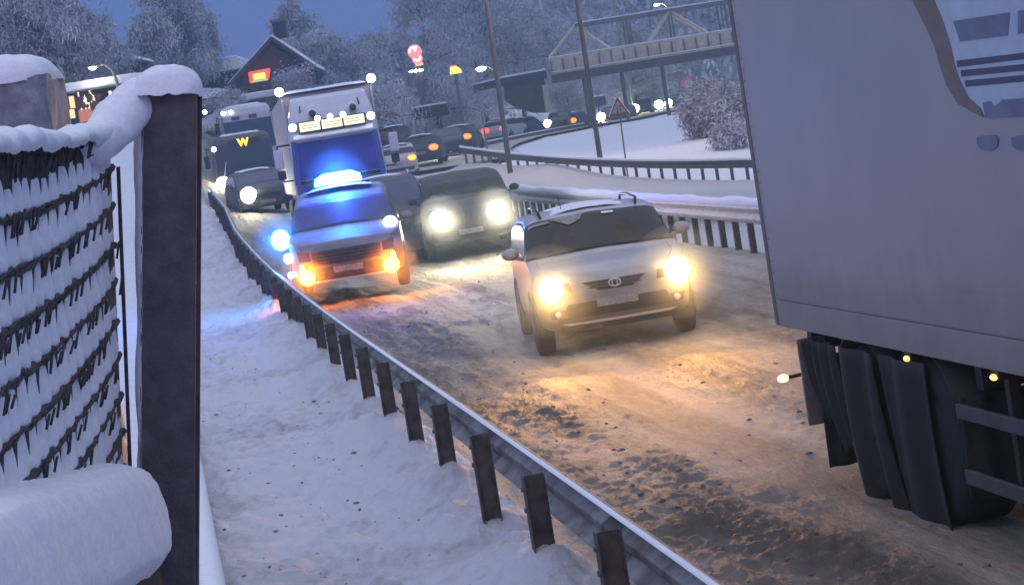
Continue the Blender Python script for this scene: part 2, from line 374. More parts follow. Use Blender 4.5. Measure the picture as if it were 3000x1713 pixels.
# carriageway beyond the median
Yr2 = np.geomspace(14, 104, 300); U2 = np.linspace(0, 1, 90)
UU, YY2 = np.meshgrid(U2, Yr2); S2 = 7.2 + UU * (far_outer(YY2) - 7.2); X2 = S2 + rail_x(YY2)
d2 = (0.75 * np.exp(-((S2 - 9.3) / 0.9) ** 2) + 0.25 * np.exp(-((S2 - 12.5) / 0.8) ** 2)) * (0.8 + 0.9 * fbm(YY2 * .3, S2 * .9, 61)) + 0.04
z2 = base(X2, YY2) + 0.04 * fbm(YY2 * 2, S2 * 3, 62) * (0.3 + d2) + 0.20 * np.exp(-((UU - 1) / 0.09) ** 2)
r2 = sheet('road', np.stack([X2, YY2, z2], -1), M['road_pale'], kind='structure'); set_attr(r2, 'dirt', np.clip(d2, 0, 1))
# the road as it bends away to the right under the footbridge
cx_, cy_ = _bx, _by
tx = np.gradient(cx_); ty = np.gradient(cy_); L_ = np.hypot(tx, ty); nx_, ny_ = ty / L_, -tx / L_
W3 = np.linspace(-3.4, 5.2, 26)
X3 = cx_[:, None] + nx_[:, None] * W3; Y3 = cy_[:, None] + ny_[:, None] * W3
d3 = (0.5 * np.exp(-((W3 + .8) / .5) ** 2) + 0.5 * np.exp(-((W3 - 1) / .5) ** 2) + .15)[None, :] * (0.9 + .8 * fbm(X3 * .5, Y3 * .5, 66))
r3 = sheet('road', np.stack([X3, Y3, base(X3, Y3) + 0.20], -1), M['road'], kind='structure'); set_attr(r3, 'dirt', np.clip(d3, 0, 1))
# trodden pavement between the edging and the rail
Sp = np.linspace(-2.35, 0.08, 110); Yp = np.geomspace(5, 74, 640)
SP, YP = np.meshgrid(Sp, Yp); XP = SP + rail_x(YP)
hp = 0.07 * fbm(XP * 1.6, YP * 0.9, 71, 4) + 0.060 * fbm(XP * 4.5, YP * 3.2, 72, 5, .65) + 0.035 * fbm(XP * 11, YP * 7, 78, 2) + 0.17 * np.exp(-((SP + 0.25) / 0.42) ** 2) * (0.75 + 0.9 * vnoise(YP * 0.8, SP * .6, 73)) + 0.07 * np.exp(-((SP + 2.25) / .25) ** 2)
for q in range(40):
    yk = 6.0 + q * 2.0 / math.hypot(1, .160); hp = hp + .10 * np.exp(-((YP - yk) / .28) ** 2 - ((SP + .20) / .22) ** 2)
pv = sheet('pavement', np.stack([XP, YP, base(XP, YP) + hp], -1), M['pavement'], kind='structure')
set_attr(pv, 'dirt', np.clip(0.16 + 0.5 * fbm(XP * 1.1, YP * .7, 75, 5, .6) + 0.35 * fbm(XP * 9, YP * 5, 76, 3, .7), 0, .9))  # fine mottle puts the shade of small hollows into the colour, besides dirt

# clumps of dirty slush thrown up along the wheel tracks: nobody could count them
rng = random.Random(4)
sl = MB(); k = 0
while k < 1000:
    Y = 8.5 + 40 * rng.random() ** 1.7; c = rng.choice([(1.3, .45), (1.35, .35), (0.8, .5), (4.7, .6), (3.0, .4), (0.4, .3)])
    s_ = rng.gauss(*c)
    if not 0.2 < s_ < 6.8: continue
    x = rail_x(Y) + s_; r = 0.005 + 0.014 * rng.random() ** 4
    z = float(base(x, Y)) + float(road_h(np.array([s_]), np.array([Y]))[0])
    sl.ball((x, Y, z + r * .2), r, 6, 4, (1 + rng.random(), 1 + rng.random(), .7), 0.28, rng); k += 1
for k in range(150):
    Y = 8.5 + 22 * rng.random() ** 1.5; s_ = -0.1 - 2.0 * rng.random(); x = rail_x(Y) + s_; r = 0.005 + 0.014 * rng.random() ** 3
    sl.ball((x, Y, float(base(x, Y)) + .045 + .05 * rng.random()), r, 6, 4, (1 + rng.random(), 1 + rng.random(), .6), .28, rng)
M['slush'] = mat('slush', (0.34, 0.28, 0.23), 0.8, noise=0.8, scale=2.5, bump=0.3)
so = sl.build('slush_clumps', M['slush'], smooth=False); so['kind'] = 'stuff'
so['label'] = 'brown clumps of dirty slush along the wheel tracks'; so['category'] = 'slush'

# ------------------------------------------------------------------ guardrails
WPROF = [(-0.0, -.155), (.03, -.145), (.078, -.10), (.078, -.06), (.012, -.02), (.012, .02), (.078, .06), (.078, .10), (.03, .145), (0, .155)]
def guardrail(label, pts, sp, topz, side, beam_m, post_m, post_w, group, snow=0.03, seed=1, deg=2):
    """pts: plan polyline; the beam hangs on the `side` (+1 right of travel) of its posts."""
    P = np.array(pts, float); seg = np.hypot(*np.diff(P, axis=0).T); cum = np.r_[0, np.cumsum(seg)]
    def pos(d):
        x = np.interp(d, cum, P[:, 0]); y = np.interp(d, cum, P[:, 1]); return float(x), float(y)
    t = thing('guardrail', label, 'guardrail', (P[0, 0], P[0, 1], gz(*P[0])), 0, group); o0 = Vector(t.location)
    dd = np.linspace(0, cum[-1], 40); pf = np.polyfit(dd, [gz(*pos(q)) for q in dd], deg); zfit = lambda d: float(np.polyval(pf, d))
    n = max(int(cum[-1] / 0.6), 2); A = []; S_ = []; rg = random.Random(seed)
    for i in range(n + 1):
        d = cum[-1] * i / n; x, y = pos(d); x1, y1 = pos(min(d + .5, cum[-1])); x0, y0 = pos(max(d - .5, 0))
        T = Vector((x1 - x0, y1 - y0)).normalized(); N = Vector((T.y, -T.x)) * side; z = zfit(d) + topz - .155
        A.append([(x + N.x * (.03 + a) - o0.x, y + N.y * (.03 + a) - o0.y, z + b - o0.z) for a, b in WPROF])
        q = snow * (0.7 + 0.6 * rg.random()); S_.append([(x + N.x * a - o0.x, y + N.y * a - o0.y, z + .157 + b - o0.z) for a, b in (((.0, 0), (.012, q * .8), (.045, q), (.09, q * .6), (.105, -.03), (.09, -.05)) if snow > .02 else ((-.002, 0), (.004, q), (.014, q * 1.2), (.028, q * .8), (.036, -.004), (.036, -.01)))])
    mb = MB(); AA = np.array(A); mb.slab(AA, np.array([0, 0, 0.0035])); mb.build('beam', beam_m, t, smooth=True)
    if snow: MB().grid(np.array(S_)).build('snow_cap', M['snow_soft'], t, smooth=True)
    d = 0.0
    while d < cum[-1]:
        x, y = pos(d); x1, y1 = pos(min(d + .5, cum[-1])); x0, y0 = pos(max(d - .5, 0)); a = math.atan2(y1 - y0, x1 - x0)
        m_ = MB(); rot = Matrix.Rotation(a - math.pi / 2, 3, 'Z'); h = topz - .02 + 0.15; zc = zfit(d) - .15 + h / 2 - o0.z
        w = post_w; c = Vector((x - o0.x, y - o0.y, zc)) - (rot @ Vector((side * (0.03 + w * .5 - .012), 0, 0)))
        for off, dim in (((-.0, 0, 0), (w, .010, h)), ((w / 2 - .004, 0, 0), (.008, w * .62, h + .002)), ((-w / 2 + .004, 0, 0), (.008, w * .62, h + .002))):
            m_.box(c + rot @ Vector(off), dim, rot)
        pp = m_.build('post', post_m, t)
        if deg == 4 and y < 40:                          # bolt heads through the post, and a lapped joint in the beam at every second post
            for zz in (-.06, .06): MB().lathe([(-.012, .014), (.0, .016), (.006, .016)], 8, 'x', tuple(Vector((x - o0.x, y - o0.y, zfit(d) + topz - .155 + zz - o0.z)) + rot @ Vector((side * -(post_w + .022), 0, 0)))).build('bolt', M['dark_metal'], pp)
            if round(d / sp) % 2 == 0:
                L_ = []
                for dl in (-.16, .16):
                    xx, yy = pos(min(max(d + .6 + dl, 0), cum[-1])); T = Vector((x1 - x0, y1 - y0)).normalized(); N = Vector((T.y, -T.x)) * side; zz = zfit(d + .6) + topz - .155
                    L_.append([(xx + N.x * (.024 + a) - o0.x, yy + N.y * (.024 + a) - o0.y, zz + b * 1.01 - o0.z) for a, b in WPROF])
                MB().slab(np.array(L_), (0, 0, .003)).build('beam_joint', M['pole'], t)
        d += sp
    return t
guardrail('long roadside guardrail on brown steel posts between the snowy pavement and the road', [(rail_x(y) - .17 + .002 * y, y) for y in (6.0, 20, 40, 55)] + [(-8.3, 65), (-10.0, 75)], 2.0, .72, 1, M['steel'], M['post_steel'], .125, 'guardrails', 0.012, 2, 4)
guardrail('snow-topped guardrail on the median behind the silver car', [(rail_x(y) + 7.0, y) for y in (12, 33, 52, 80)], .85, .90, -1, M['steel_pale'], M['post_steel'], .10, 'guardrails', 0.09, 3)
guardrail('dark guardrail in front of the poles and warning sign, along the far carriageway', [(rail_x(y) + float(far_outer(y)), y) for y in (62, 70, 80, 92, 99)], 1.2, .78, -1, M['pole'], M['pole'], .10, 'guardrails', 0.05, 4)
e0, e1 = at(1400, 425, 128), at(1740, 345, 178)
guardrail('thin guardrail beside the bend where the dark car drives below the footbridge', [(e0.x, e0.y), ((e0.x + e1.x) / 2 - .5, 150), (e1.x, e1.y)], 6.0, .45, 1, M['pole'], M['pole'], .12, 'guardrails', 0.03, 5)

# ------------------------------------------------------------------ snow-covered edging at the foot of the fence
ed = thing('edging_board', 'low snow-covered edging board along the left side of the pavement', 'edging', (rail_x(12) - 2.13, 12, gz(rail_x(12) - 2.13, 12)))
A, B = [], []; rg = random.Random(8)
for i in range(70):
    Y = 8 + 14 * i / 69; x = rail_x(Y) - 2.13; z = gz(x, Y); o0 = ed.location
    A.append([(x + a - o0.x, Y - o0.y, z + b - o0.z) for a, b in ((-.055, -.1), (-.055, .20), (.055, .20), (.055, -.1))])
    q = .06 + .02 * rg.random(); B.append([(x + a - o0.x, Y - o0.y, z + b - o0.z) for a, b in ((-.085, .17), (-.075, .20 + q * .7), (0, .20 + q), (.07, .20 + q * .7), (.085, .17))])
MB().slab(np.array(A), (0, 0, -.003)).build('board', M['dirt_black'], ed)
MB().grid(np.array(B)).build('snow_cap', M['snow_soft'], ed, smooth=True)

# ------------------------------------------------------------------ willow fence, leaning post and snow in the foreground
FX = -0.93
def noisy(P, amp, sc, seed):
    P = np.asarray(P, float)
    return P + (amp * fbm(P[..., 0] * sc + P[..., 2] * sc * .7, P[..., 1] * sc + P[..., 2] * sc, seed, 4))[..., None] * np.array([0.6, 0.3, 1.0])
gp_ = gz(-0.9, 5.3)
post = thing('fence_post', 'leaning dark steel fence post with a thick cap of snow', 'fence post', (-1.22, 5.3, gp_))
pb0 = Vector((-0.97, 5.3, 1.63)); pt = Vector((-0.757, 5.3, 2.845)); ax = (pt - pb0).normalized(); pb = pb0 - ax * (1.63 - gp_ + .05)
L0 = Vector(post.location); rotp = Matrix.Rotation(math.atan2(ax.x, ax.z), 3, 'Y')
mb = MB(); c = (pb + pt) / 2 - L0; h = (pt - pb).length; wpx = 0.137
for off, dim in (((0, -.045, 0), (wpx, .008, h)), ((0, .045, 0), (wpx, .008, h - .002)), ((0, 0, 0), (.010, .082, h - .004))):
    mb.box(c + rotp @ Vector(off), dim, rotp)
mb.build('steel_section', M['dark_metal'], post, bevel=.002)
# snow cap: a dome over the post that spills onto its left side
th = np.linspace(0, math.pi, 30); V = np.linspace(-1, 1, 18)
P = []
for v in V:
    row = []
    for a in th:
        x = math.cos(a) * (.076 if math.cos(a) > 0 else .098); rr = math.sqrt(max(0, 1 - v * v))
        row.append((x * (0.45 + .55 * rr) + .002, v * .085, math.sin(a) ** .7 * (.074 + .0 * x) * (rr ** .6) - .012))
    P.append(row)
P = noisy(P, .012, 22, 3); q = np.array([(rotp @ Vector(p)) + pt - L0 for p in P.reshape(-1, 3)]).reshape(P.shape)
cap = MB().grid(q)
cap.build('snow_cap', M['snow_soft'], post, smooth=True)
# snow stuck along the post's left flange
P = []
for i in range(60):
    f = i / 59; c = pt + (pb0 - pt) * f * 1.05; w = .022 + .012 * vnoise(f * 9, 3, 5) + .006 * math.sin(f * 7); row = []
    for a in np.linspace(-.5 * math.pi, .5 * math.pi, 9):
        row.append(c + rotp @ Vector((-wpx / 2 + .004 - max(0, math.cos(a)) * w, math.sin(a) * .046 - .004, 0)) - L0)
    P.append(row)
MB().grid(noisy(P, .006, 30, 9)).build('snow_strip', M['snow_soft'], post, smooth=True)

fence = thing('willow_fence', 'woven willow fence panel with every twig caked in snow', 'fence', (FX, 4.6, gz(FX, 4.6)))
L0 = Vector(fence.location); rg = random.Random(11)
def zcurve(y): return 0.055 * max(0, (y - 4.25)) ** 2 - 0.012 * (y - 4.6) ** 2
M['twig'] = mat('willow_twigs', (0.12, 0.11, 0.11), 0.9, noise=0.7, scale=40, bump=0.4)
core = MB(); ribs = MB(); tufts = MB()
core.box((-.0215, 0, (2.74 + .8) / 2 - L0.z), (.03, 1.42, 2.74 - .8))
Y0, Y1 = 3.55, 5.30
rows = 10
for r in range(rows):
    z0 = 2.655 - r * .100; slp = .02 + .10 * r / rows
    path = []; rad = []
    for i in range(60):
        y = Y0 + (Y1 - Y0) * i / 59
        path.append((-.006 + .004 * rg.random(), y - L0.y, z0 - .048 + slp * (y - 4.6) + zcurve(y) + rg.uniform(-.006, .006) - L0.z)); rad.append(.008 + .005 * rg.random())
    ribs.tube(path, rad, 6)
    for k in range(5):                                   # thin stray twigs of the bundle
        y = rg.uniform(Y0, Y1 - .5); l = rg.uniform(.3, .6)
        ribs.tube([(.006, y + l * j / 6 - L0.y, z0 - .048 + slp * (y + l * j / 6 - 4.6) + zcurve(y + l * j / 6) + rg.uniform(-.009, .009) - L0.z) for j in range(7)], .0035, 4)
    # the snow on this row: a ribbed shelf, thickest at its lower lip, ragged along its upper edge
    ny = 620; ys = np.linspace(Y0, Y1, ny); rib = []; y = Y0
    while y < Y1: rib.append((y, rg.uniform(-.014, .012), rg.uniform(.6, 1.15))); y += rg.uniform(.070, .120)
    rb = np.array(rib); k_ = np.clip(np.searchsorted(rb[:, 0], ys) - 1, 0, len(rb) - 2); w_ = rb[k_ + 1, 0] - rb[k_, 0]
    ph = (ys - rb[k_, 0]) / w_; bump = np.clip(1.55 * np.sin(math.pi * ph) - .42, 0, 1) ** .8
    btop = np.clip(3.2 * np.sin(math.pi * ph) - .75, 0, 1) ** .6; top = .050 + rb[k_, 1] * btop - .014 * (1 - btop) - (.030 if r == 0 else 0) + .008 * fbm(ys * 14, r * 3.1, 90 + r); bot = -.044 + .004 * fbm(ys * 9, r * 1.7, 120 + r, 3) - .004 * bump
    nz = 16; V_ = np.linspace(0, 1, nz); P = np.zeros((ny, nz, 3))
    cz = np.array([z0 + slp * (q - 4.6) + zcurve(q) for q in ys])
    thin = (1 - .5 * sstep(5.0, 5.28, ys))
    for q, v in enumerate(V_):
        d = (.003 + .012 * v ** .8) * math.sqrt(max(0, 1 - max(0, (v - .80) / .20) ** 2)) * (.12 + .88 * bump * rb[k_, 2]) * thin
        if q == nz - 1: d = d * 0
        P[:, q, 0] = -.005 + d - .012 * (1 - bump) * max(0, 1 - 1.4 * v) + .002 * fbm(ys * 30, v * 3 + r * 7, 150 + r, 2); P[:, q, 1] = ys - L0.y + .004 * math.sin(5 * v + r); P[:, q, 2] = cz + top * (1 - v) + bot * v - L0.z
    tufts.grid(P)
    for _ in range(20):
        y = rg.uniform(Y0, Y1 - .02); zz = z0 + slp * (y - 4.6) + zcurve(y)
        ribs.tube([(.012, y - L0.y, zz + .02 - L0.z), (.020, y + rg.uniform(-.012, .012) - L0.y, zz + rg.uniform(.045, .07) - L0.z)], .003, 4)
ribs.tube([(.0, 5.30 - L0.y, .9 - L0.z), (.012, 5.305 - L0.y, 1.8 - L0.z), (.012, 5.31 - L0.y, 2.68 - L0.z)], .005, 8)
for q in (core, ribs, tufts): q.v = [(x + .13 * (z + L0.z - 2.72), y, z) for x, y, z in q.v]
core.build('panel', mat('frosted_panel', (0.10, 0.095, 0.10), .9, noise=.75, scale=45, bump=.5, bscale=60), fence); ribs.build('twigs', M['twig'], fence, smooth=True); tufts.build('snow_tufts', M['snow_soft'], fence, smooth=True)
P = []
for i in range(120):
    y = Y0 + (Y1 + .03 - Y0) * i / 119; row = []; e_ = min(1, (119 - i) / 9) ** .5; zt = 2.742 + zcurve(y) * .35 + .012 * fbm(y * 6, 1, 4); hh = .026 + .012 * vnoise(y * 5, 2, 8) + (.015 * max(0, (y - 5.08) / .15) ** 2 if y > 5.08 else 0)
    for a in np.linspace(-.75, math.pi + .75, 22): row.append((FX + math.cos(a) * .048 * e_ - L0.x, y - L0.y, zt + math.sin(a) * hh * e_ - L0.z))
    P.append(row)
MB().grid(noisy(P, .013, 18, 13)).build('snow_cap', M['snow_soft'], fence, smooth=True)

P = []                                                  # snow bridging from the panel up to the cap of the post
kp = np.array([(-.93, 4.90, 2.728, .006), (-.93, 5.05, 2.735, .046), (-.918, 5.15, 2.752, .054), (-.890, 5.215, 2.79, .062), (-.848, 5.275, 2.83, .056), (-.81, 5.31, 2.848, .046), (-.78, 5.325, 2.852, .02)])
for u in np.linspace(0, 6, 46):
    p = np.array([np.interp(u, range(7), kp[:, q]) for q in range(4)])
    P.append([(p[0] + p[3] * math.cos(a) - L0.x, p[1] - L0.y, p[2] + p[3] * math.sin(a) - L0.z) for a in np.linspace(0, 2 * math.pi, 25)])
MB().grid(noisy(P, .012, 16, 17)).build('snow_bridge', M['snow_soft'], fence, smooth=True)
wall = thing('plinth_beam', 'concrete plinth beam under the willow fence, buried in thick smooth snow', 'plinth', (-1.0, 4.4, gz(-1, 4.4)))
L0 = Vector(wall.location)
MB().box((-.06, -.05, (1.80 + .3) / 2 - L0.z), (.26, 1.3, 1.5)).build('concrete', M['dirt_black'], wall, bevel=.01)
P = []
for i in range(70):
    f = i / 69; y = 3.0 + 1.93 * f; e = max(0, (f - .955) / .045); row = []
    top = 2.09 - (y - 3.9) * .10; xr = -.874 - .012 * (1 - f) * 3 * 0; k = math.sqrt(max(0, 1 - e * e))
    prof = [(-1.25, top - .12), (-1.2, top - .02), (-1.1, top + .015), (-1.0, top + .012), (-.95, top + .006), (-.918, top - .002), (-.892, top - .014), (xr - .002, top - .048), (xr + .004, top - .11), (xr + .004, top - .18), (xr - .002, top - .215), (xr - .03, top - .245), (xr - .07, top - .275), (xr - .11, top - .30)]
    prof = np.array(prof); u = np.linspace(0, len(prof) - 1, 46)
    for t_ in u:
        x = np.interp(t_, range(len(prof)), prof[:, 0]); z = np.interp(t_, range(len(prof)), prof[:, 1])
        row.append((-1.0 + (x + 1.0) * (.90 + .10 * k) - L0.x, y - L0.y, (top - .17) + (z - top + .17) * (.72 + .28 * k) - L0.z))
    P.append(row)
for k in (.6, .25, .0): P.append([(-.08 + (p[0] + .08) * k, 4.937 - L0.y, 1.86 - L0.z + (p[2] - 1.86 + L0.z) * k) for p in P[69]])
P = noisy(noisy(P, .010, 6, 21), .007, 24, 22)
MB().grid(P).build('snow_mound', M['snow_soft'], wall, smooth=True)

cab = thing('cabinet', 'squat grey box crusted with ice and capped with round snow behind the fence', 'cabinet', (-1.62, 7, gz(-1.62, 7)))
L0 = Vector(cab.location); zc = 3.03
P = []
n_ = 40
for i in range(n_ + 1):
    z = gz(-1.62, 7) - .1 + (zc - gz(-1.62, 7) + .1) * i / n_; row = []
    for j in range(64):
        a = 2 * math.pi * j / 64; ca, sa = math.cos(a), math.sin(a); k = 1 / max(abs(ca), abs(sa)); k = min(k, 1.32)
        row.append((ca * k * .245, sa * k * .2, z - L0.z))
    row.append(row[0]); P.append(row)
M['ice'] = mat('iced_grey', (0.34, 0.37, 0.42), 0.5, noise=0.55, scale=9, bump=0.6, bscale=12)
MB().grid(noisy(P, .022, 9, 33)).build('body', M['ice'], cab, smooth=True)
P = []
for i in range(20):
    a = math.pi / 2 * i / 19; row = []
    for j in range(49):
        w = 2 * math.pi * j / 48; ca, sa = math.cos(w), math.sin(w); k = min(1 / max(abs(ca), abs(sa)), 1.25)
        row.append((ca * k * .248 * math.cos(a) ** .5, sa * k * .21 * math.cos(a) ** .5, zc - .01 + .10 * math.sin(a) - L0.z))
    P.append(row)
MB().grid(noisy(P, .014, 12, 35)).build('snow_cap', M['snow_soft'], cab, smooth=True)

# ------------------------------------------------------------------ the white trailer on the right
TA = LA
hd = Vector((math.sin(TA), -math.cos(TA), 0)); lat = Vector((math.cos(TA), math.sin(TA), 0))       # forward, and image-right
rc = at(2275, 950, 15.0)                                                                            # lower rear corner
zb = rc.z; gt = gz(rc.x, 13)
trailer = thing('truck_trailer', 'big white box trailer with a slanted side graphic and black wheels at the right edge', 'trailer', (rc.x, rc.y, gt), TA)
L0 = Vector(trailer.location); Ri = Matrix.Rotation(-TA, 3, 'Z')
zbl = zb - gt; ZT = 4.0; M['d_seam'] = mat('seam_grey', (.24, .235, .24), .6)
grime(M['trailer_white'], zbl - .3, zbl + .55, (.17, .15, .135))
def side_pt(px_, py_):                    # a photo point carried onto the trailer's side, in trailer coordinates (y, z)
    d = ray(px_, py_); n = lat; t = (rc - CAMP).dot(n) / d.dot(n); p = Ri @ (CAMP + d * t - L0); return p.y, p.z
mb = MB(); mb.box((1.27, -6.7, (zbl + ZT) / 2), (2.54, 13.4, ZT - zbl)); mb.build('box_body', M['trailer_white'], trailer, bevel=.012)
mb = MB()
for k in range(34): mb.lathe([(-.004, .006), (0, .008)], 6, 'x', (-.001, -.12, zbl + .22 + k * .08))
mb.build('rivets', M['d_seam'], trailer)
# rear corner pillar, lower rail and seam: aluminium extrusions a few mm proud
mb = MB(); mb.box((.02, -.035, (zbl + ZT) / 2), (.052, .075, ZT - zbl + .004)); mb.build('corner_pillar', M['pole'], trailer, bevel=.006)
mb = MB(); mb.box((-.003, -6.73, zbl + .09), (.012, 13.2, .185)); mb.build('bottom_rail', M['trailer_white'], trailer, bevel=.004)
mb = MB(); mb.box((.0, -6.73, zbl + .187), (.009, 13.2, .009)); mb.build('seam', M['pole'], trailer)
def decal(name, pts, m, off):
    P = [side_pt(*p) for p in pts]; mb = MB(); mb.prism([(y, z) for y, z in P], 'x', -off, -off + .002); return mb.build(name, m, trailer)
M['d_brown'] = mat('brown_print', (0.16, 0.12, 0.085), 0.5, noise=0.35, scale=6)
M['d_blue'] = mat('pale_blue_print', (0.40, 0.50, 0.58), 0.5, noise=0.18, scale=4)
M['d_slate'] = mat('slate_print', (0.13, 0.16, 0.24), 0.5, noise=0.3, scale=5)
M['d_navy'] = mat('navy_print', (0.035, 0.032, 0.075), 0.5)
decal('side_graphic', [(2735, -12), (2765, 60), (2790, 140), (2800, 190), (2815, 235), (2840, 285), (2880, 322), (2890, 343), (3040, 335), (3040, -12)], M['d_blue'], .004)
decal('side_graphic', [(2668, -12), (2705, 60), (2738, 130), (2758, 200), (2775, 250), (2810, 305), (2885, 345), (2868, 310), (2840, 285), (2815, 235), (2800, 190), (2790, 140), (2765, 60), (2735, -12)], M['d_brown'], .006)
decal('side_graphic', [(2795, 62), (2962, 36), (2956, 104), (2815, 122)], M['d_slate'], .006)
decal('side_graphic', [(2985, 32), (3040, 24), (3040, 92), (2985, 100)], M['d_slate'], .006)
for k, (y0, y1) in enumerate(((178, 150), (206, 184), (236, 216))):
    decal('side_stripe', [(2805 + 12 * k, y0), (3040, y1), (3040, y1 + 19), (2808 + 12 * k, y0 + 19)], M['d_navy'], .006)
decal('side_graphic', [(2882, 300), (2905, 296), (2918, 312), (2940, 292), (3040, 284), (3040, 338), (2890, 344)], M['d_slate'], .007)
for x0 in (2865, 2966):
    decal('side_graphic', [(x0, 402), (x0 + 15, 398), (x0 + 55, 396), (x0 + 62, 410), (x0 + 58, 432), (x0 + 42, 440), (x0 + 15, 438), (x0, 425)], M['d_slate'], .006)
# chassis
mb = MB()
for x in (.78, 1.76): mb.box((x, -6.4, zbl - .16), (.12, 12.6, .30))
for y in (-.35, -2, -3.4, -4.8, -6.5, -8.5): mb.box((1.27, y, zbl - .10), (2.3, .10, .16))
mb.build('chassis', M['black'], trailer)
mb = MB(); mb.box((1.27, -.20, zbl - .42), (2.3, .10, .14)); mb.box((.5, -.22, zbl - .2), (.08, .08, .4)); mb.box((2.04, -.22, zbl - .2), (.08, .08, .4)); mb.build('rear_bumper', M['black'], trailer, bevel=.01)
# side underrun guard: two pale rails and their brackets
mb = MB()
g1, g2 = side_pt(2790, 1205), side_pt(2840, 1405)
for z in (g1[1], g2[1]): mb.box((.035, g1[0] - 4.2, z), (.03, 8.4, .085))
mb.build('side_guard', mat('guard_rail_alu', (0.085, 0.085, 0.095), .6, .2, noise=.3, scale=8), trailer, bevel=.006)
mb = MB()
for y in (g1[0] - .7, -5.6, -7.6, -9.6): MB().box((.09, y, zbl - .40), (.06, .06, .75)).build('guard_bracket', M['black'], trailer)
mb = MB(); mb.box((.45, -8.4, zbl - .42), (.5, 4.6, .62)); mb.build('storage_box', M['black'], trailer, bevel=.03)
# wheels and mud flaps
wr = .50; M['tyre_dark'] = mat('wet_dark_tyre', (.014, .0135, .014), .8, noise=.4, scale=9)
def wheel_mesh(r, w):
    t_ = MB(); t_.lathe([(0, r * .56), (.012, r * .62), (.0, r * .80), (.012, r * .93), (.05, r), (w - .05, r), (w - .012, r * .93), (w, r * .8), (w, r * .5)], 40)
    h = MB(); h.lathe([(.02, .001), (.02, r * .14), (-.005, r * .16), (-.005, r * .27), (.05, r * .30), (.085, r * .44), (.03, r * .52), (.01, r * .57)], 32); return t_, h
for y in (-1.62, -2.72):
    for x in (.04, 2.08):
        t_, h_ = wheel_mesh(wr, .38)
        w_ = t_.build('wheel', M['tyre_dark'], trailer, smooth=True); w_.location = (x, y, wr - .02)
        hub = h_.build('hub', M['tyre_dark'], w_, smooth=True)
for y in (-.72, -1.02, -2.16, -3.30):
    mb = MB()
    for x in (.03,):
        P = [[(x + .42 * i / 12, y + .02 * math.sin(i * 1.3) + .04 * j / 8, zbl - .22 - (.74 if y > -1 else .60) * j / 8) for j in range(9)] for i in range(13)]
        mb.slab(np.array(P), (0, .012, 0))
    mb.build('mud_flap', M['dirt_black'], trailer, smooth=True)
# long rubber curtain hung outside the wheels, rippling in folds
for y0, y1, dz in ((-.62, -.92, .56), (-.94, -1.26, .70), (-1.30, -2.02, 1.04), (-2.10, -2.86, 1.22)):
    P = [[(-.005 + .022 * math.sin(9 * u + 2 * v + y0 * 3) + .05 * v * v, y0 + (y1 - y0) * u - .16 * v * v, zbl - .06 - dz * v * (1 - .10 * math.sin(7 * u + y0))) for u in np.linspace(0, 1, 26)] for v in np.linspace(0, 1, 14)]
    MB().slab(np.array(P), (.01, 0, 0)).build('mud_curtain', M['tyre_dark'], trailer, smooth=True)
mb = MB()
for y in (-1.62, -2.72):
    P = [[(x, y + math.sin(a) * (wr + .07), wr - .02 + math.cos(a) * (wr + .07)) for a in np.linspace(-1.05, 1.05, 15)] for x in (.03, .44)]
    mb.slab(np.array(P), (0, 0, .012))
mb.build('mudguard', M['dirt_black'], trailer, smooth=True)
mb = MB(); mb.box((.22, -.52, zbl - .42), (.28, .05, .42)); mb.build('light_carrier', M['dirt_black'], trailer, bevel=.01)
mb = MB(); mb.box((.05, -.60, zbl - .36), (.20, .03, .60)); mb.build('splash_plate', mat('grey_plate', (.17, .155, .15), .6, noise=.5, scale=10), trailer, bevel=.006)
tl = side_pt(2318, 1060)
mb = MB(); mb.tube([(.05, -.45, zbl - .32), (-.10, -.43, zbl - .33)], .014, 6); ol = mb.build('marker_stalk', M['rubber'], trailer)
mb = MB(); mb.ball((-.135, -.43, zbl - .33), .036, 10, 7, (1.15, .8, .75)); mb.build('end_marker_lamp', lampmat('marker_yellow', (1, .72, .16), 8), trailer, smooth=True)
for p in ((2652, 1022), (2906, 1071)):
    y, z = side_pt(*p); mb = MB(); MB().box((.03, y, zbl - .03), (.05, .11, .06)).build('lamp_base', M['black'], trailer, bevel=.006); mb.ball((.0, y, zbl - .045), .03, 10, 6, (.5, 1.3, .55)); mb.build('side_marker_lamp', lampmat('marker_amber', (1, .5, .08), 5), trailer, smooth=True)

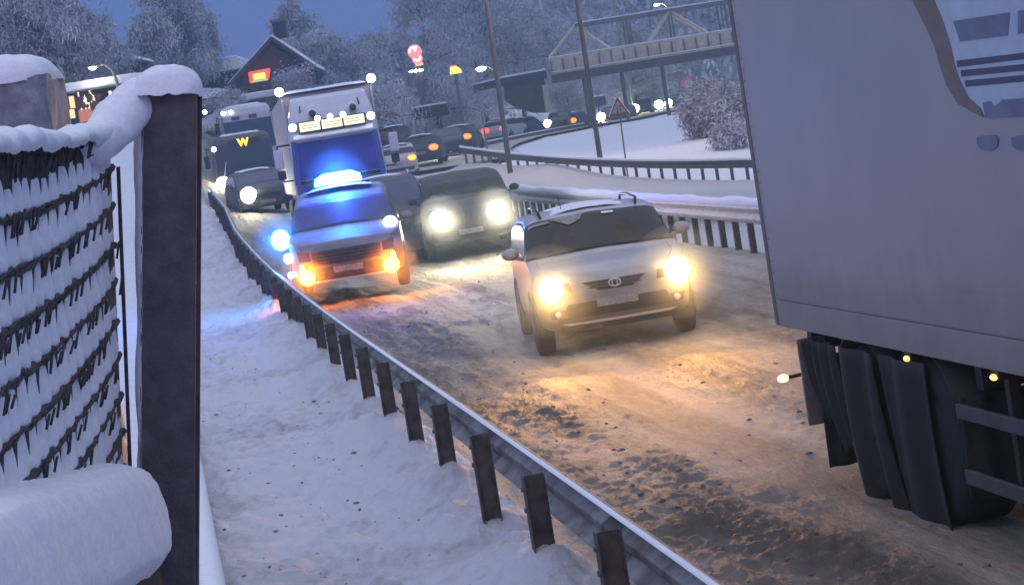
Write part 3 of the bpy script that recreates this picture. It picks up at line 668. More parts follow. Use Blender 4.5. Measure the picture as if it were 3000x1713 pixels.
# ------------------------------------------------------------------ vehicles: lofted bodies (local front = -Y, nose at y = 0)
SPEC = dict(
    suv=dict(L=4.4, W=1.84, top=[(0, .80), (.06, .93), (.35, 1.02), (1.02, 1.12), (1.10, 1.14), (1.95, 1.64), (2.4, 1.69), (3.4, 1.67), (3.85, 1.60), (4.22, 1.10), (4.36, 1.0), (4.4, .85)], cowl=1.10, roof=1.95, rend=3.85, rbot=4.24, belt=1.12, clear=.30, tw=(.86, 3.5), wr=.36),
    wagon=dict(L=4.6, W=1.84, top=[(0, .72), (.06, .84), (.35, .93), (1.05, 1.03), (1.12, 1.05), (1.95, 1.50), (2.4, 1.55), (3.6, 1.52), (4.05, 1.45), (4.42, 1.0), (4.56, .92), (4.6, .8)], cowl=1.12, roof=1.95, rend=4.05, rbot=4.44, belt=1.0, clear=.24, tw=(.88, 3.65), wr=.33),
    van=dict(L=4.9, W=1.90, top=[(0, .95), (.05, 1.08), (.3, 1.16), (.62, 1.22), (.70, 1.25), (1.45, 1.86), (1.9, 1.94), (4.2, 1.94), (4.6, 1.88), (4.8, 1.3), (4.87, 1.0), (4.9, .9)], cowl=.70, roof=1.45, rend=4.6, rbot=4.8, belt=1.2, clear=.28, tw=(.88, 3.9), wr=.36),
    sedan=dict(L=4.5, W=1.80, top=[(0, .66), (.06, .78), (.35, .86), (1.15, .95), (1.22, .98), (2.0, 1.38), (2.5, 1.43), (3.1, 1.40), (3.45, 1.30), (3.95, 1.0), (4.05, .97), (4.4, .94), (4.5, .8)], cowl=1.22, roof=2.0, rend=3.45, rbot=3.95, belt=.93, clear=.22, tw=(.85, 3.5), wr=.32))
class Car:
    def __init__(s, kind, **kw):
        sp = dict(SPEC[kind]); sp.update(kw); s.__dict__.update(sp); s.hw = s.W / 2
        s.t = np.unique(np.concatenate([np.linspace(0, .5, 16), np.linspace(.5, s.L - .4, 56), np.linspace(s.L - .4, s.L, 12)]))
        tp = np.array(s.top); zt = np.interp(s.t, tp[:, 0], tp[:, 1])
        k = np.array([.25, .5, .25])
        for _ in range(2): zt[1:-1] = np.convolve(zt, k, 'valid')
        s.zt = zt
        f = np.clip(s.t / .75, 0, 1); r = np.clip((s.L - s.t) / .55, 0, 1)
        s.w = s.hw * (1 - .24 * (1 - f) ** 2.2) * (1 - .13 * (1 - r) ** 2.2)
        cnt = [4, 3, 4, 6, 10, 3, 8]
        P = []
        for t, z, w in zip(s.t, zt, s.w):
            zs = min(s.belt + .015 * (t - 2), z - .035); zb = s.clear + .05 * max(0, 1 - t / .35) ** 2
            gh = max(z - zs, 0); wr = w - .025 - .26 * max(gh - .035, 0); ed = min(.05, gh * .45)
            key = [(0, zb), (w - .14, zb), (w - .03, zb + .07), (w, zb + .28), (w - .022, zs), (wr, z - ed), (max(wr - .11, .1), z - ed * .12), (0, z + .025)]
            row = []
            for a in range(7):
                for q in range(cnt[a]):
                    u = q / cnt[a]; row.append((key[a][0] * (1 - u) + key[a + 1][0] * u, key[a][1] * (1 - u) + key[a + 1][1] * u))
            row.append(key[7]); P.append(row)
        P = np.array(P); s.m = P.shape[1]
        for _ in range(1):
            P[:, 1:-1] = P[:, :-2] * .2 + P[:, 1:-1] * .6 + P[:, 2:] * .2
        s.j_belt = sum(cnt[:4]); s.j_roof = sum(cnt[:5]); s.j_crown = sum(cnt[:6])
        full = np.concatenate([P, P[:, -2:0:-1] * np.array([-1, 1])], 1)
        s.n2 = full.shape[1]
        G = np.zeros(full.shape[:2] + (3,)); G[..., 0] = full[..., 0]; G[..., 2] = full[..., 1]; G[..., 1] = s.t[:, None]
        fade = np.clip(1 - s.t / .8, 0, 1)[:, None]; rf = np.clip(1 - (s.L - s.t) / .5, 0, 1)[:, None]
        G[..., 1] += fade * (s.nose(G[..., 0], G[..., 2])) - rf * s.tail(G[..., 0], G[..., 2])
        s.G = G
        dt = np.gradient(G, axis=0); dj = np.roll(G, -1, 1) - np.roll(G, 1, 1); n = np.cross(dj, dt); n /= np.linalg.norm(n, axis=-1, keepdims=True) + 1e-9
        out = G - np.array([0, s.L / 2, .8]); sg = np.sign((n * (G - np.array([0, 1, 0]) * G[..., 1:2] - np.array([0, 0, .8]))).sum(-1, keepdims=True)); s.N = n * np.where(sg == 0, 1, sg)
    def nose(s, x, z):
        h = s.zt[0]; zz = (z - s.clear) / max(h - s.clear, .1)
        return .13 * np.clip(zz - .55, 0, 1.2) ** 1.5 + .10 * np.clip(.35 - zz, 0, 1) + .16 * (np.asarray(x) / s.hw) ** 2
    def tail(s, x, z): return .12 * np.clip(z - .75, 0, 1.2) + .10 * (np.asarray(x) / s.hw) ** 2
    def body(s, m, parent, name='body'):
        mb = MB(); G = np.concatenate([s.G, s.G[:, :1]], 1); mb.grid(G)
        for e, fn in ((0, s.nose), (-1, None)):
            R_ = s.G[e]; M_ = s.m; rows = []
            for j in range(0, M_):
                a = R_[j]; b = R_[(s.n2 - j) % s.n2]; row = []
                for q in range(13):
                    u = q / 12; p = a * (1 - u) + b * u
                    p = p.copy(); p[1] = (s.nose(p[0], p[2]) if e == 0 else s.L - s.tail(p[0], p[2])); row.append(p)
                rows.append(row)
            mb.grid(np.array(rows))
        return mb.build(name, m, parent, smooth=True)
    def patch(s, t0, t1, j0, j1, off, m, name, parent, mirror=False, shrink=0):
        i = [k for k, t in enumerate(s.t) if t0 <= t <= t1]; js = [j % s.n2 for j in range(j0, j1 + 1)]
        if mirror: js = [(s.n2 - j) % s.n2 for j in js]
        P = s.G[np.ix_(i, js)] + s.N[np.ix_(i, js)] * off
        return MB().slab(P, (0, 0, -.001)).build(name, m, parent, smooth=True)
    def windshield(s, m, parent, name='windscreen'): return s.patch(s.cowl + .02, s.roof - .05, s.j_roof, s.n2 - s.j_roof, .006, m, name, parent)
    def rearglass(s, m, parent): return s.patch(s.rend + .03, s.rbot - .06, s.j_roof, s.n2 - s.j_roof, .006, m, 'rear_window', parent)
    def sides(s, m, parent):
        for mir in (False, True): s.patch(s.cowl + .25, s.rend + .12, s.j_belt + 1, s.j_roof - 1, .005, m, 'side_window', parent, mir)
    def front(s, poly, off, m, name, parent, th=.012, n=10, rear=False):
        """poly: quad corners (x,z) TL,TR,BR,BL on the nose (or tail), filled as a curved slab"""
        a, b, c, d = [np.array(p, float) for p in poly]; P = []
        for i in range(n + 1):
            v = i / n; l = a * (1 - v) + d * v; r = b * (1 - v) + c * v; row = []
            for j in range(n + 1):
                u = j / n; p = l * (1 - u) + r * u
                y = (s.L - s.tail(p[0], p[1]) + off) if rear else (s.nose(p[0], p[1]) - off)
                row.append((p[0], y, p[1]))
            P.append(row)
        return MB().slab(np.array(P), (0, -th if rear else th, 0)).build(name, m, parent, smooth=False)
    def lens(s, x, z, r, m, name, parent, rear=False, sq=(1, .35, 1), off=.01):
        y = (s.L - s.tail(x, z) + off) if rear else (s.nose(x, z) - off)
        return MB().ball((x, y, z), r, 16, 10, sq).build(name, m, parent, smooth=True)
    def wheels(s, parent, detail=True):
        for y in s.tw:
            w = float(np.interp(y, s.t, s.w))
            for sd in (-1, 1):
                t_, h_ = wheel_mesh(s.wr, .22)
                if sd > 0:
                    for q in (t_, h_): q.v = [(-a, b, c) for a, b, c in q.v]
                o = t_.build('wheel', M['rubber'], parent, smooth=True); o.location = (sd * (w + .012), y, s.wr)
                h_.build('rim', M['rim'], o, smooth=True)
                mb = MB(); P = [[(sd * (w + q), y + math.cos(a) * rr, s.wr + math.sin(a) * rr) for a in np.linspace(-.25, math.pi + .25, 22)] for rr, q in ((s.wr + .005, .001), (s.wr + .06, .012), (s.wr + .085, -.004))]
                mb.slab(np.array(P), (-sd * .02, 0, 0)).build('wheel_arch', M['dirt_black'], parent, smooth=True)
    def mirrors(s, m, parent):
        for sd in (-1, 1):
            w = float(np.interp(s.cowl + .4, s.t, s.w)); mb = MB()
            mb.ball((sd * (w + .12), s.cowl + .40, s.belt + .10), .095, 12, 8, (1.15, .6, .82)); mb.tube([(sd * (w - .05), s.cowl + .42, s.belt + .01), (sd * (w + .08), s.cowl + .41, s.belt + .06)], .03, 6)
            mb.build('wing_mirror', m, parent, smooth=True)
def spots(parent, car, xs, z, col, power, angle=70, down=4, yaw=0):
    for x in xs:
        lamp('main_beam', parent, (x, float(car.nose(x, z)) - .12, z), col, power * 1.6, 56, (R(-90 + 1.5), 0, R(yaw)), .07, 1.0)
        y = float(car.nose(x, z)) - .12
        lamp('headlight_beam', parent, (x, y, z), col, power * .22, angle, (R(-90 + down), 0, R(yaw)), .07, .7)

# ---- silver crossover, the nearest car
def base_at(px_, py_, Y, surf=road_z):
    p = at(px_, py_, Y); return Vector((p.x, p.y, surf(p.x, p.y)))
M['brown_slush'] = mat('brown_film', (0.10, 0.085, 0.07), 0.6, noise=.5, scale=9)
M['frosted_dark'] = mat('frosted_dark_paint', (0.09, 0.085, 0.085), 0.6, noise=.4, scale=7, bump=.1)
loc = base_at(1826, 985, 24.4) - Vector((0, 0, .07))
suv = thing('silver_car', 'silver crossover driving toward the viewer with two warm yellow headlights, nearest car', 'car', loc, R(3.0))
c = Car('suv', W=1.89, top=[(0, .79), (.06, .92), (.35, 1.0), (1.02, 1.09), (1.10, 1.11), (1.95, 1.58), (2.4, 1.63), (3.4, 1.61), (3.85, 1.54), (4.22, 1.10), (4.36, 1.0), (4.4, .85)]); c.body(M['silver'], suv); c.windshield(M['wind'], suv); c.sides(M['glass'], suv); c.rearglass(M['glass'], suv); c.wheels(suv)
c.mirrors(M['silver'], suv)
# what shows through the windscreen: two seats with headrests, the dashboard and pale patches on the glass
def onscreen(poly, m, name, par, off=.012):
    i0, i1 = [int(np.argmin(abs(c.t - q))) for q in (c.cowl, c.roof)]
    def P(u, v):
        q = i0 + (i1 - i0) * v; a = int(q); f = q - a; row = c.G[a] * (1 - f) + c.G[min(a + 1, len(c.t) - 1)] * f; nr = c.N[a]
        js = np.arange(c.j_roof, c.n2 - c.j_roof + 1); xsr = row[js, 0]; o = np.argsort(xsr); xw = -u * abs(xsr).max()
        return np.array([-xw, np.interp(-xw, xsr[o], row[js, 1][o]) - off, np.interp(-xw, xsr[o], row[js, 2][o]) + off])
    (u0, v1), (u1, v1b), (u1b, v0b), (u0b, v0) = poly; G_ = []
    for s_ in np.linspace(0, 1, 9):
        l = np.array([u0 + (u0b - u0) * s_, v1 + (v0 - v1) * s_]); r = np.array([u1 + (u1b - u1) * s_, v1b + (v0b - v1b) * s_])
        G_.append([P(*(l + (r - l) * t_)) for t_ in np.linspace(0, 1, 9)])
    return MB().slab(np.array(G_), (0, .002, -.002)).build(name, m, par)
M['frost_glass'] = mat('frosted_glass_patch', (.36, .33, .31), .6, noise=.6, scale=8)
M['seat'] = mat('dim_seat', (.075, .058, .045), .9, noise=.4, scale=8)
onscreen([(-.62, .90), (-.10, .93), (-.16, .78), (-.34, .70)], M['frost_glass'], 'frost_patch', suv)
onscreen([(-.95, .86), (-.66, .88), (-.60, .82), (-.95, .80)], M['frost_glass'], 'frost_patch', suv)
onscreen([(-.62, .62), (-.34, .62), (-.30, .10), (-.70, .10)], M['seat'], 'front_seat', suv)
onscreen([(.28, .60), (.56, .60), (.62, .10), (.22, .10)], M['seat'], 'front_seat', suv)
onscreen([(.18, .88), (.36, .88), (.36, .83), (.18, .83)], M['bright'], 'toll_tag', suv)
for sd in (-1, 1):
    P = []
    mb = MB(); mb.tube([(sd * .60, 1.98, 1.58), (sd * .62, 2.05, 1.66), (sd * .62, 2.9, 1.69), (sd * .61, 3.6, 1.67), (sd * .60, 3.7, 1.58)], .018, 8); mb.build('roof_rail', M['black'], suv, smooth=True)
    i_ = [k for k, t_ in enumerate(c.t) if .10 < t_ < c.cowl - .02]; jj = c.j_crown if sd > 0 else (c.n2 - c.j_crown) % c.n2
    MB().tube([Vector(c.G[k, jj]) + Vector(c.N[k, jj]) * .001 for k in i_], .0045, 5).build('bonnet_gap', M['black'], suv)
    h = c.front([(sd * .80, .90), (sd * .52, .865), (sd * .50, .755), (sd * .78, .775)][::1], .012, M['glass'], 'headlight', suv)
    c.lens(sd * .735, .815, .150, M['hl_warm'], 'lamp', h, off=.02)
    f = c.front([(sd * .80, .57), (sd * .62, .565), (sd * .62, .46), (sd * .78, .47)], .012, M['black'], 'fog_lamp_recess', suv)
    c.lens(sd * .70, .515, .04, M['bright'], 'lamp', f, off=.018)
g = c.front([(-.38, .845), (.38, .845), (.20, .735), (-.20, .735)], .010, M['black'], 'grille', suv)
for z in (.77, .805): c.front([(-.33, z + .012), (.33, z + .012), (.33 - .05, z - .006), (-.28, z - .006)], .02, M['frosted_dark'], 'grille_bar', g)
rg_ = MB(); th = np.linspace(0, 2 * math.pi, 25)
rg_.tube([(math.cos(a) * .068, float(c.nose(0, .80)) - .03, .80 + math.sin(a) * .044) for a in th], .009, 6, False)
rg_.tube([(math.cos(a) * .03, float(c.nose(0, .80)) - .032, .80 + math.sin(a) * .042) for a in th], .006, 6, False); rg_.build('emblem', M['bright'], g, smooth=True)
c.front([(-.58, .62), (.58, .62), (.66, .455), (-.66, .455)], .010, M['dirt_black'], 'lower_intake', suv)
pl = c.front([(-.24, .645), (.24, .645), (.24, .55), (-.24, .55)], .028, M['plate'], 'number_plate', suv)
c.front([(-.68, .405), (.68, .405), (.60, .375), (-.60, .375)], .05, M['bright'], 'bumper_lip', suv)
c.front([(-.70, .37), (.70, .37), (.64, .30), (-.64, .30)], .014, M['dirt_black'], 'underguard', suv)
mb = MB()
for x0, x1 in ((-.55, .02), (.05, .60)):
    mb.tube([(x0, c.cowl + .02, 1.125), (x0 + .06, c.cowl + .09, 1.165), (x1, c.cowl + .14, 1.19)], .010, 5)
mb.build('wiper', M['black'], suv)
mb = MB(); mb.tube([(-.30, 2.25, 1.62), (-.31, 2.42, 1.80)], .006, 5); mb.build('aerial', M['black'], suv)
mb = MB(); mb.box((0, 1.80, 1.45), (.26, .03, .08)); mb.build('rear_view_mirror', M['black'], suv, bevel=.01)
P = [[(x, 2.05 + 1.5 * v, 1.645 + .012 * math.sin(3 * v) - .05 * (x / .5) ** 2 + (.012 if 0 < v < 1 and abs(x) < .5 else -.01)) for x in np.linspace(-.52, .52, 12)] for v in np.linspace(0, 1, 14)]
MB().grid(noisy(P, .012, 7, 44)).build('roof_snow', M['snow_soft'], suv, smooth=True)
spots(suv, c, (-.735, .735), .815, (1, .47, .12), P_SUV, 110, 3.5)
# powder snow blown up round the car's nose; also clouds added for lamp glow
def spray(label, c_, r, dens):
    mb = MB(); mb.ball((0, 0, 0), 1, 24, 14, r); o = mb.build('snow_spray', M['snow']); o.location = c_; o['kind'] = 'stuff'; o['label'] = label; o['category'] = 'snow spray'
    m = bpy.data.materials.new('snow_spray'); m.use_nodes = True; nt = m.node_tree; nt.nodes.clear(); o_ = nt.nodes.new('ShaderNodeOutputMaterial'); v = nt.nodes.new('ShaderNodeVolumePrincipled')
    v.inputs['Color'].default_value = (.9, .9, .92, 1); v.inputs['Density'].default_value = dens; v.inputs['Anisotropy'].default_value = .3
    nt.links.new(v.outputs[0], o_.inputs['Volume']); o.data.materials.clear(); o.data.materials.append(m); return o
spray('thin cloud of powder snow blown up round the silver car', Vector(loc) + Vector((0, .2, .25)), (1.7, 1.5, .95), .045)

for sd in (-1, 1): spray('powder snow lit by a headlight of the silver car', Vector(loc) + Matrix.Rotation(R(3), 3, 'Z') @ Vector((sd * .735, .1, .80)), (.56, .5, .56), .26)  # clouds added so that each headlight has a halo
# ---- police car on the shoulder
loc = base_at(1030, 838, 37) + Vector((0, 0, .10))
pol = thing('police_car', 'police car with glowing blue roof light and two orange lamps low on its front', 'police car', loc, R(2.5))
c = Car('suv', W=2.05, top=[(0, .84), (.06, .98), (.35, 1.05), (.95, 1.13), (1.03, 1.17), (1.75, 1.74), (2.2, 1.86), (3.6, 1.88), (4.0, 1.78), (4.3, 1.12), (4.4, 1.0), (4.45, .85)], cowl=1.03, roof=1.75, rend=4.0, rbot=4.3, L=4.45)
M['police_paint'] = mat('dirty_police_paint', (0.27, 0.25, 0.26), .55, noise=.35, scale=3, bump=.08)
grime(M['police_paint'], .35, .9, (.07, .045, .035)); M['police_glass'] = mat('frosted_windscreen', (0.055, 0.06, 0.11), .35, noise=.3, scale=4)
c.body(M['police_paint'], pol); c.windshield(M['police_glass'], pol); c.sides(M['glass'], pol); c.rearglass(M['glass'], pol); c.wheels(pol); c.mirrors(M['police_paint'], pol)
g = c.front([(-.62, .86), (.62, .86), (.58, .60), (-.58, .60)], .010, M['brown_slush'], 'grille', pol)
for z in (.81, .75, .69, .64): c.front([(-.60, z + .010), (.60, z + .010), (.60, z - .010), (-.60, z - .010)], .022, M['dirt_black'], 'grille_bar', g)
c.front([(-.72, .56), (.72, .56), (.70, .36), (-.70, .36)], .010, M['brown_slush'], 'lower_intake', pol)
c.front([(-.26, .56), (.26, .56), (.26, .45), (-.26, .45)], .03, M['plate'], 'number_plate', pol)
c.front([(-.64, .345), (.64, .345), (.64, .315), (-.64, .315)], .045, M['bright'], 'bumper_lip', pol)
for sd in (-1, 1):
    c.front([(sd * .86, .90), (sd * .64, .86), (sd * .64, .70), (sd * .84, .72)], .012, M['glass'], 'headlight', pol)
    h = c.front([(sd * .86, .60), (sd * .76, .66), (sd * .56, .34), (sd * .80, .34)], .012, M['dirt_black'], 'indicator_housing', pol)
    MB().ball((sd * .745, float(c.nose(.745, .45)) - .03, .43), .14, 14, 9, (1, .4, 1)).build('lamp', M['amber_hot'], h, smooth=True)
    MB().ball((sd * .80, float(c.nose(.80, .54)) - .02, .56), .065, 10, 7, (.7, .4, 1.7)).build('lamp', M['amber_hot'], h, smooth=True)
    lamp('amber_light', pol, (sd * .76, float(c.nose(.76, .45)) - .16, .45), (1, .25, .02), P_AMB, None, size=.1)
lb = MB(); lb.prism([(-.44, 0), (.44, 0), (.42, .13), (.26, .215), (-.26, .215), (-.42, .13)], 'y', 2.05, 2.33)
bar = MB(); bar.box((0, 2.19, 1.93), (1.15, .22, .05)); bt = bar.build('light_bar', M['black'], pol, bevel=.01)
lb.v = [(x, y, z + 1.957) for x, y, z in lb.v]; lb.build('blue_beacon', M['blue'], bt, bevel=.02)
lamp('blue_light', pol, (0, 1.95, 2.12), (.02, .10, 1), P_BLUE, None, size=.15)
lamp('blue_light', pol, (0, 2.5, 2.25), (.03, .16, 1), P_BLUE * .6, None, size=.15)
for (x, y, z, r, m, nm) in ((-1.17, 1.35, 1.12, .19, M['blue'], 'blue_strobe'), (-1.05, .60, .80, .085, M['hl_cool'], 'side_lamp'), (-1.04, .5, .50, .06, M['blue'], 'blue_strobe')):
    mb = MB(); mb.ball((x, y, z), r, 14, 10, (.9, .6, 1)); o = mb.build(nm, m, pol, smooth=True)
    mb = MB(); mb.tube([(x, y + .04, z), (x * .85, y + .14, z)], r * .4, 8); mb.build('bracket', M['black'], o)
lamp('blue_light', pol, (-1.25, 1.0, 1.12), (.05, .30, 1), P_BLUE * .25, None, size=.12)
P = [[(x, 1.9 + 1.8 * v, 1.925 - .05 * (x / .6) ** 2 + (.018 if 0 < v < 1 and abs(x) < .6 else -.01)) for x in np.linspace(-.6, .6, 12)] for v in np.linspace(0, 1, 14)]
MB().grid(noisy(P, .012, 7, 45)).build('roof_snow', M['snow_soft'], pol, smooth=True)

mb = MB(); x, y, z = .84, .95, 1.13; mb.ball((x, y, z), .125, 14, 10, (1, .6, 1)); sl_ = mb.build('search_lamp', M['hl_cool'], pol, smooth=True)
mb = MB(); mb.tube([(x, y + .05, z), (x, y + .2, z - .1)], .05, 8); mb.build('bracket', M['black'], sl_)
for p_, r_, d_ in (((-.745, .1, .45), .5, .28), ((.745, .1, .45), .5, .28), ((0, 2.1, 2.02), .60, .035), ((-1.17, 1.3, 1.12), .5, .16)):  # clouds added at the lamps for their glow
    spray('powder snow lit by a lamp of the police car', Vector(loc) + Matrix.Rotation(R(2.5), 3, 'Z') @ Vector(p_), (r_, r_, r_), d_)
# ---- dark offroader with blinding headlamps
loc = base_at(1392, 748, 45)
off = thing('dark_van', 'dark boxy van with two blinding white headlights between the police car and the silver car', 'van', loc, R(3.0))
c = Car('van', W=2.0, top=[(0, 1.0), (.05, 1.10), (.3, 1.16), (.72, 1.20), (.80, 1.24), (1.35, 1.66), (1.8, 1.76), (4.2, 1.78), (4.6, 1.72), (4.8, 1.3), (4.87, 1.0), (4.9, .9)], cowl=.80, roof=1.35, clear=.34)
M['grime_paint'] = mat('grimy_dark_paint', (0.05, 0.043, 0.036), .65, noise=.5, scale=6, bump=.1)
c.body(M['grime_paint'], off); c.windshield(M['wind'], off); c.sides(M['glass'], off); c.wheels(off); c.mirrors(M['grime_paint'], off)
g = c.front([(-.40, .98), (.40, .98), (.38, .70), (-.38, .70)], .012, M['dirt_black'], 'grille', off)
for k in range(7): c.front([(-.34 + .105 * k, .96), (-.30 + .105 * k, .96), (-.30 + .105 * k, .72), (-.34 + .105 * k, .72)], .022, M['grime_paint'], 'grille_bar', g)
c.front([(-.85, .60), (.85, .60), (.85, .46), (-.85, .46)], .06, M['dirt_black'], 'bumper', off)
c.front([(-.26, .60), (.26, .60), (.26, .49), (-.26, .49)], .075, M['plate'], 'number_plate', off)
for sd in (-1, 1):
    h = c.front([(sd * .80, .98), (sd * .48, .98), (sd * .48, .74), (sd * .78, .74)], .012, M['glass'], 'headlight', off)
    c.lens(sd * .615, .87, .205, M['hl_white'], 'lamp', h, off=.03)
P = [[(-1.015, .75 + .55 * v, .62 + .9 * u - .4 * v) for v in np.linspace(0, 1, 5)] for u in np.linspace(0, 1, 5)]
spots(off, c, (-.615, .615), .86, (1, .80, .48), P_VAN, 95, 4)

spray('powder snow hanging round the dark van headlights', Vector(loc) + Vector((0, -.1, .6)), (1.5, 1.3, .9), .035)  # this cloud and the next two are added for headlight bloom
for sd in (-1, 1): spray('powder snow lit by a headlight of the dark van', Vector(loc) + Matrix.Rotation(R(3), 3, 'Z') @ Vector((sd * .615, -.05, .87)), (.55, .5, .55), .16)
# ---- dark people carrier behind the police car
loc = base_at(1150, 735, 46)
mv = thing('dark_car', 'dark people carrier half hidden behind the police car, roof rails showing', 'car', loc, R(3))
c = Car('van', W=1.9)
c.body(M['frosted_dark'], mv); c.windshield(M['police_glass'], mv); c.sides(M['glass'], mv); c.wheels(mv); c.mirrors(M['frosted_dark'], mv)
c.front([(-.5, .88), (.5, .88), (.45, .70), (-.45, .70)], .01, M['black'], 'grille', mv)
for sd in (-1, 1):
    h = c.front([(sd * .82, 1.05), (sd * .55, .99), (sd * .55, .82), (sd * .80, .84)], .012, M['glass'], 'headlight', mv)
for sd in (-1, 1):
    mb = MB(); mb.tube([(sd * .62, 2.0, 1.94), (sd * .63, 2.1, 2.01), (sd * .63, 3.7, 2.01), (sd * .62, 3.8, 1.94)], .02, 8); mb.build('roof_rail', M['bright'], mv, smooth=True)
P = [[(x, 2.0 + 2.0 * v, 1.965 - .05 * (x / .55) ** 2 + (.02 if 0 < v < 1 and abs(x) < .5 else -.01)) for x in np.linspace(-.55, .55, 12)] for v in np.linspace(0, 1, 14)]
MB().grid(noisy(P, .012, 7, 46)).build('roof_snow', M['snow_soft'], mv, smooth=True)

# ---- car with bright lights in front of the bus
loc = ground_at(792, 622, 72)
sc_ = thing('small_car', 'snow-dusted car with one bright white headlight just in front of the bus', 'car', loc, LA + R(5))
c = Car('wagon'); c.body(M['frosted_dark'], sc_); c.windshield(M['police_glass'], sc_); c.sides(M['glass'], sc_); c.wheels(sc_); c.mirrors(M['frosted_dark'], sc_)
c.front([(-.5, .70), (.5, .70), (.45, .56), (-.45, .56)], .01, M['black'], 'grille', sc_)
pl = c.front([(-.26, .48), (.26, .48), (.26, .37), (-.26, .37)], .025, M['plate'], 'number_plate', sc_)
for sd in (-1, 1):
    h = c.front([(sd * .80, .82), (sd * .56, .78), (sd * .56, .64), (sd * .78, .66)], .012, M['glass'], 'headlight', sc_)
c.lens(-.02 - .60, .72, .27, M['hl_white'], 'lamp', h, off=.03)
P = [[(x, 2.0 + 1.9 * v, 1.57 - .05 * (x / .55) ** 2 + (.04 if 0 < v < 1 and abs(x) < .5 else -.01)) for x in np.linspace(-.55, .55, 12)] for v in np.linspace(0, 1, 14)]
MB().grid(noisy(P, .012, 7, 47)).build('roof_snow', M['snow_soft'], sc_, smooth=True)
spots(sc_, c, (-.62,), .72, (1, .93, .75), P_FAR, 90, 4)

# ---- white truck tractor with an illuminated roof sign, and its trailer
loc = ground_at(1010, 590, 57); loc.z = at(970, 252, 57).z - 4.0
tk = thing('white_truck', 'white truck with a lit roof sign, blue windscreen and a row of lamps above it', 'truck', loc, R(4.5))
def tbox(name, c_, d, m, bevel=.03, seg=3, parent=tk): return MB().box(c_, d).build(name, m, parent, bevel=bevel, seg=seg)
tw = 2.5
mb = MB()                                  # cab shell: a lofted box, windscreen raked, roof fairing leaning back
rows = []
for z, y, hw in ((.42, .02, 1.16), (.6, -.02, 1.24), (1.4, 0, 1.25), (1.75, .02, 1.25), (2.75, .20, 1.22), (2.95, .26, 1.20), (3.35, .50, 1.14), (3.75, .85, 1.04), (3.86, 1.1, .98)):
    row = []
    for x, dy in ((-1, .22), (-.985, .10), (-.93, .03), (-.8, .0), (-.4, -.03), (0, -.04), (.4, -.03), (.8, 0), (.93, .03), (.985, .10), (1, .22)): row.append((x * hw, y + dy, z))
    row = [(-hw, 2.1, z)] + row + [(hw, 2.1, z)]; rows.append(row)
mb.grid(np.array(rows)); mb.add([rows[-1][0], *rows[-1][1:-1], rows[-1][-1]], [tuple(range(len(rows[-1])))])
mb.build('cab', M['white_paint'], tk, smooth=False, bevel=.02)
def cabface(x, z): return float(np.interp(z, (.42, .6, 1.4, 1.75, 2.75, 2.95, 3.35, 3.75), (.02, -.02, 0, .02, .20, .26, .50, .85))) - .04 + .03 * abs(x)
def tface(poly, off, m, name, th=.012, parent=tk, n=6):
    a, b, c_, d = [np.array(p, float) for p in poly]; P = []
    for i in range(n + 1):
        v = i / n; l = a * (1 - v) + d * v; r = b * (1 - v) + c_ * v
        P.append([(*(lambda p: (p[0], cabface(*p) - off))(l * (1 - j / n) + r * j / n), (l * (1 - j / n) + r * j / n)[1]) for j in range(n + 1)])
    return MB().slab(np.array(P), (0, th, 0)).build(name, m, parent)
M['blue_paint'] = mat('deep_blue_paint', (.05, .07, .34), .35, noise=.2, scale=3, coat=.3)  # blue glare over the lower cab, painted on as its colour
M['blue_screen'] = mat('blue_lit_windscreen', (0.03, 0.04, 0.36), .3, noise=.25, scale=2.5)  # the glare on the glass is put into its base colour
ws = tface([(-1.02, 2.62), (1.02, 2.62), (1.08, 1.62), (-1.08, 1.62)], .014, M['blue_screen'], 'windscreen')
tface([(-1.08, 1.60), (1.08, 1.60), (1.08, 1.50), (-1.08, 1.50)], .022, M['black'], 'wiper_panel')
for x0, x1 in ((-.7, -.1), (.0, .65)):
    mb = MB(); mb.tube([(x0, cabface(x0, 1.62) - .04, 1.60), (x1, cabface(x1, 1.75) - .045, 1.72)], .014, 5); mb.build('wiper', M['black'], ws)
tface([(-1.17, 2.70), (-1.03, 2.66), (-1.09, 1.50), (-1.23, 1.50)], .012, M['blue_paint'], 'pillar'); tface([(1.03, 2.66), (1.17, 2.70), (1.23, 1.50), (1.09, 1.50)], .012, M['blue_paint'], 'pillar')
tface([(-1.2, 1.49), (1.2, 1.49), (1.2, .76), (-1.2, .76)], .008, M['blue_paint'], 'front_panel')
gr = tface([(-.95, 1.42), (.95, 1.42), (.92, .78), (-.92, .78)], .020, M['black'], 'grille')
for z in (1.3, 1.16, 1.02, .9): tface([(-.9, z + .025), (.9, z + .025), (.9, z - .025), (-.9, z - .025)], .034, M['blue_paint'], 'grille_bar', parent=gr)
tface([(-1.2, .74), (1.2, .74), (1.2, .42), (-1.2, .42)], .05, M['white_paint'], 'bumper')
for sd in (-1, 1): tface([(sd * 1.15, .72), (sd * .8, .72), (sd * .8, .5), (sd * 1.15, .5)], .065, M['glass'], 'headlight')
sv = MB(); sv.prism([(-.13, 2.74), (-.13, 2.68), (.22, 2.80), (.22, 2.90)], 'x', -1.08, 1.08); sv.build('sun_visor', M['white_paint'], tk, bevel=.02)
sb = tbox('roof_sign', (0, .10, 3.02), (1.86, .16, .30), M['black'], .03)
for x in (-.60, 0, .60):
    p_ = MB().box((x, .013, 3.02), (.56, .03, .25)).build('lit_panel', M['panel_lit'], sb, bevel=.03)
    mb = MB(); rg = random.Random(int(x * 10) + 9)
    for z in (3.055, 2.985):
        a = x - .2
        while a < x + .17: w = rg.uniform(.02, .07); mb.box((a + w / 2, -.005, z), (w, .006, .014)); a += w + .02
    mb.build('sign_stroke', M['frosted_dark'], p_)
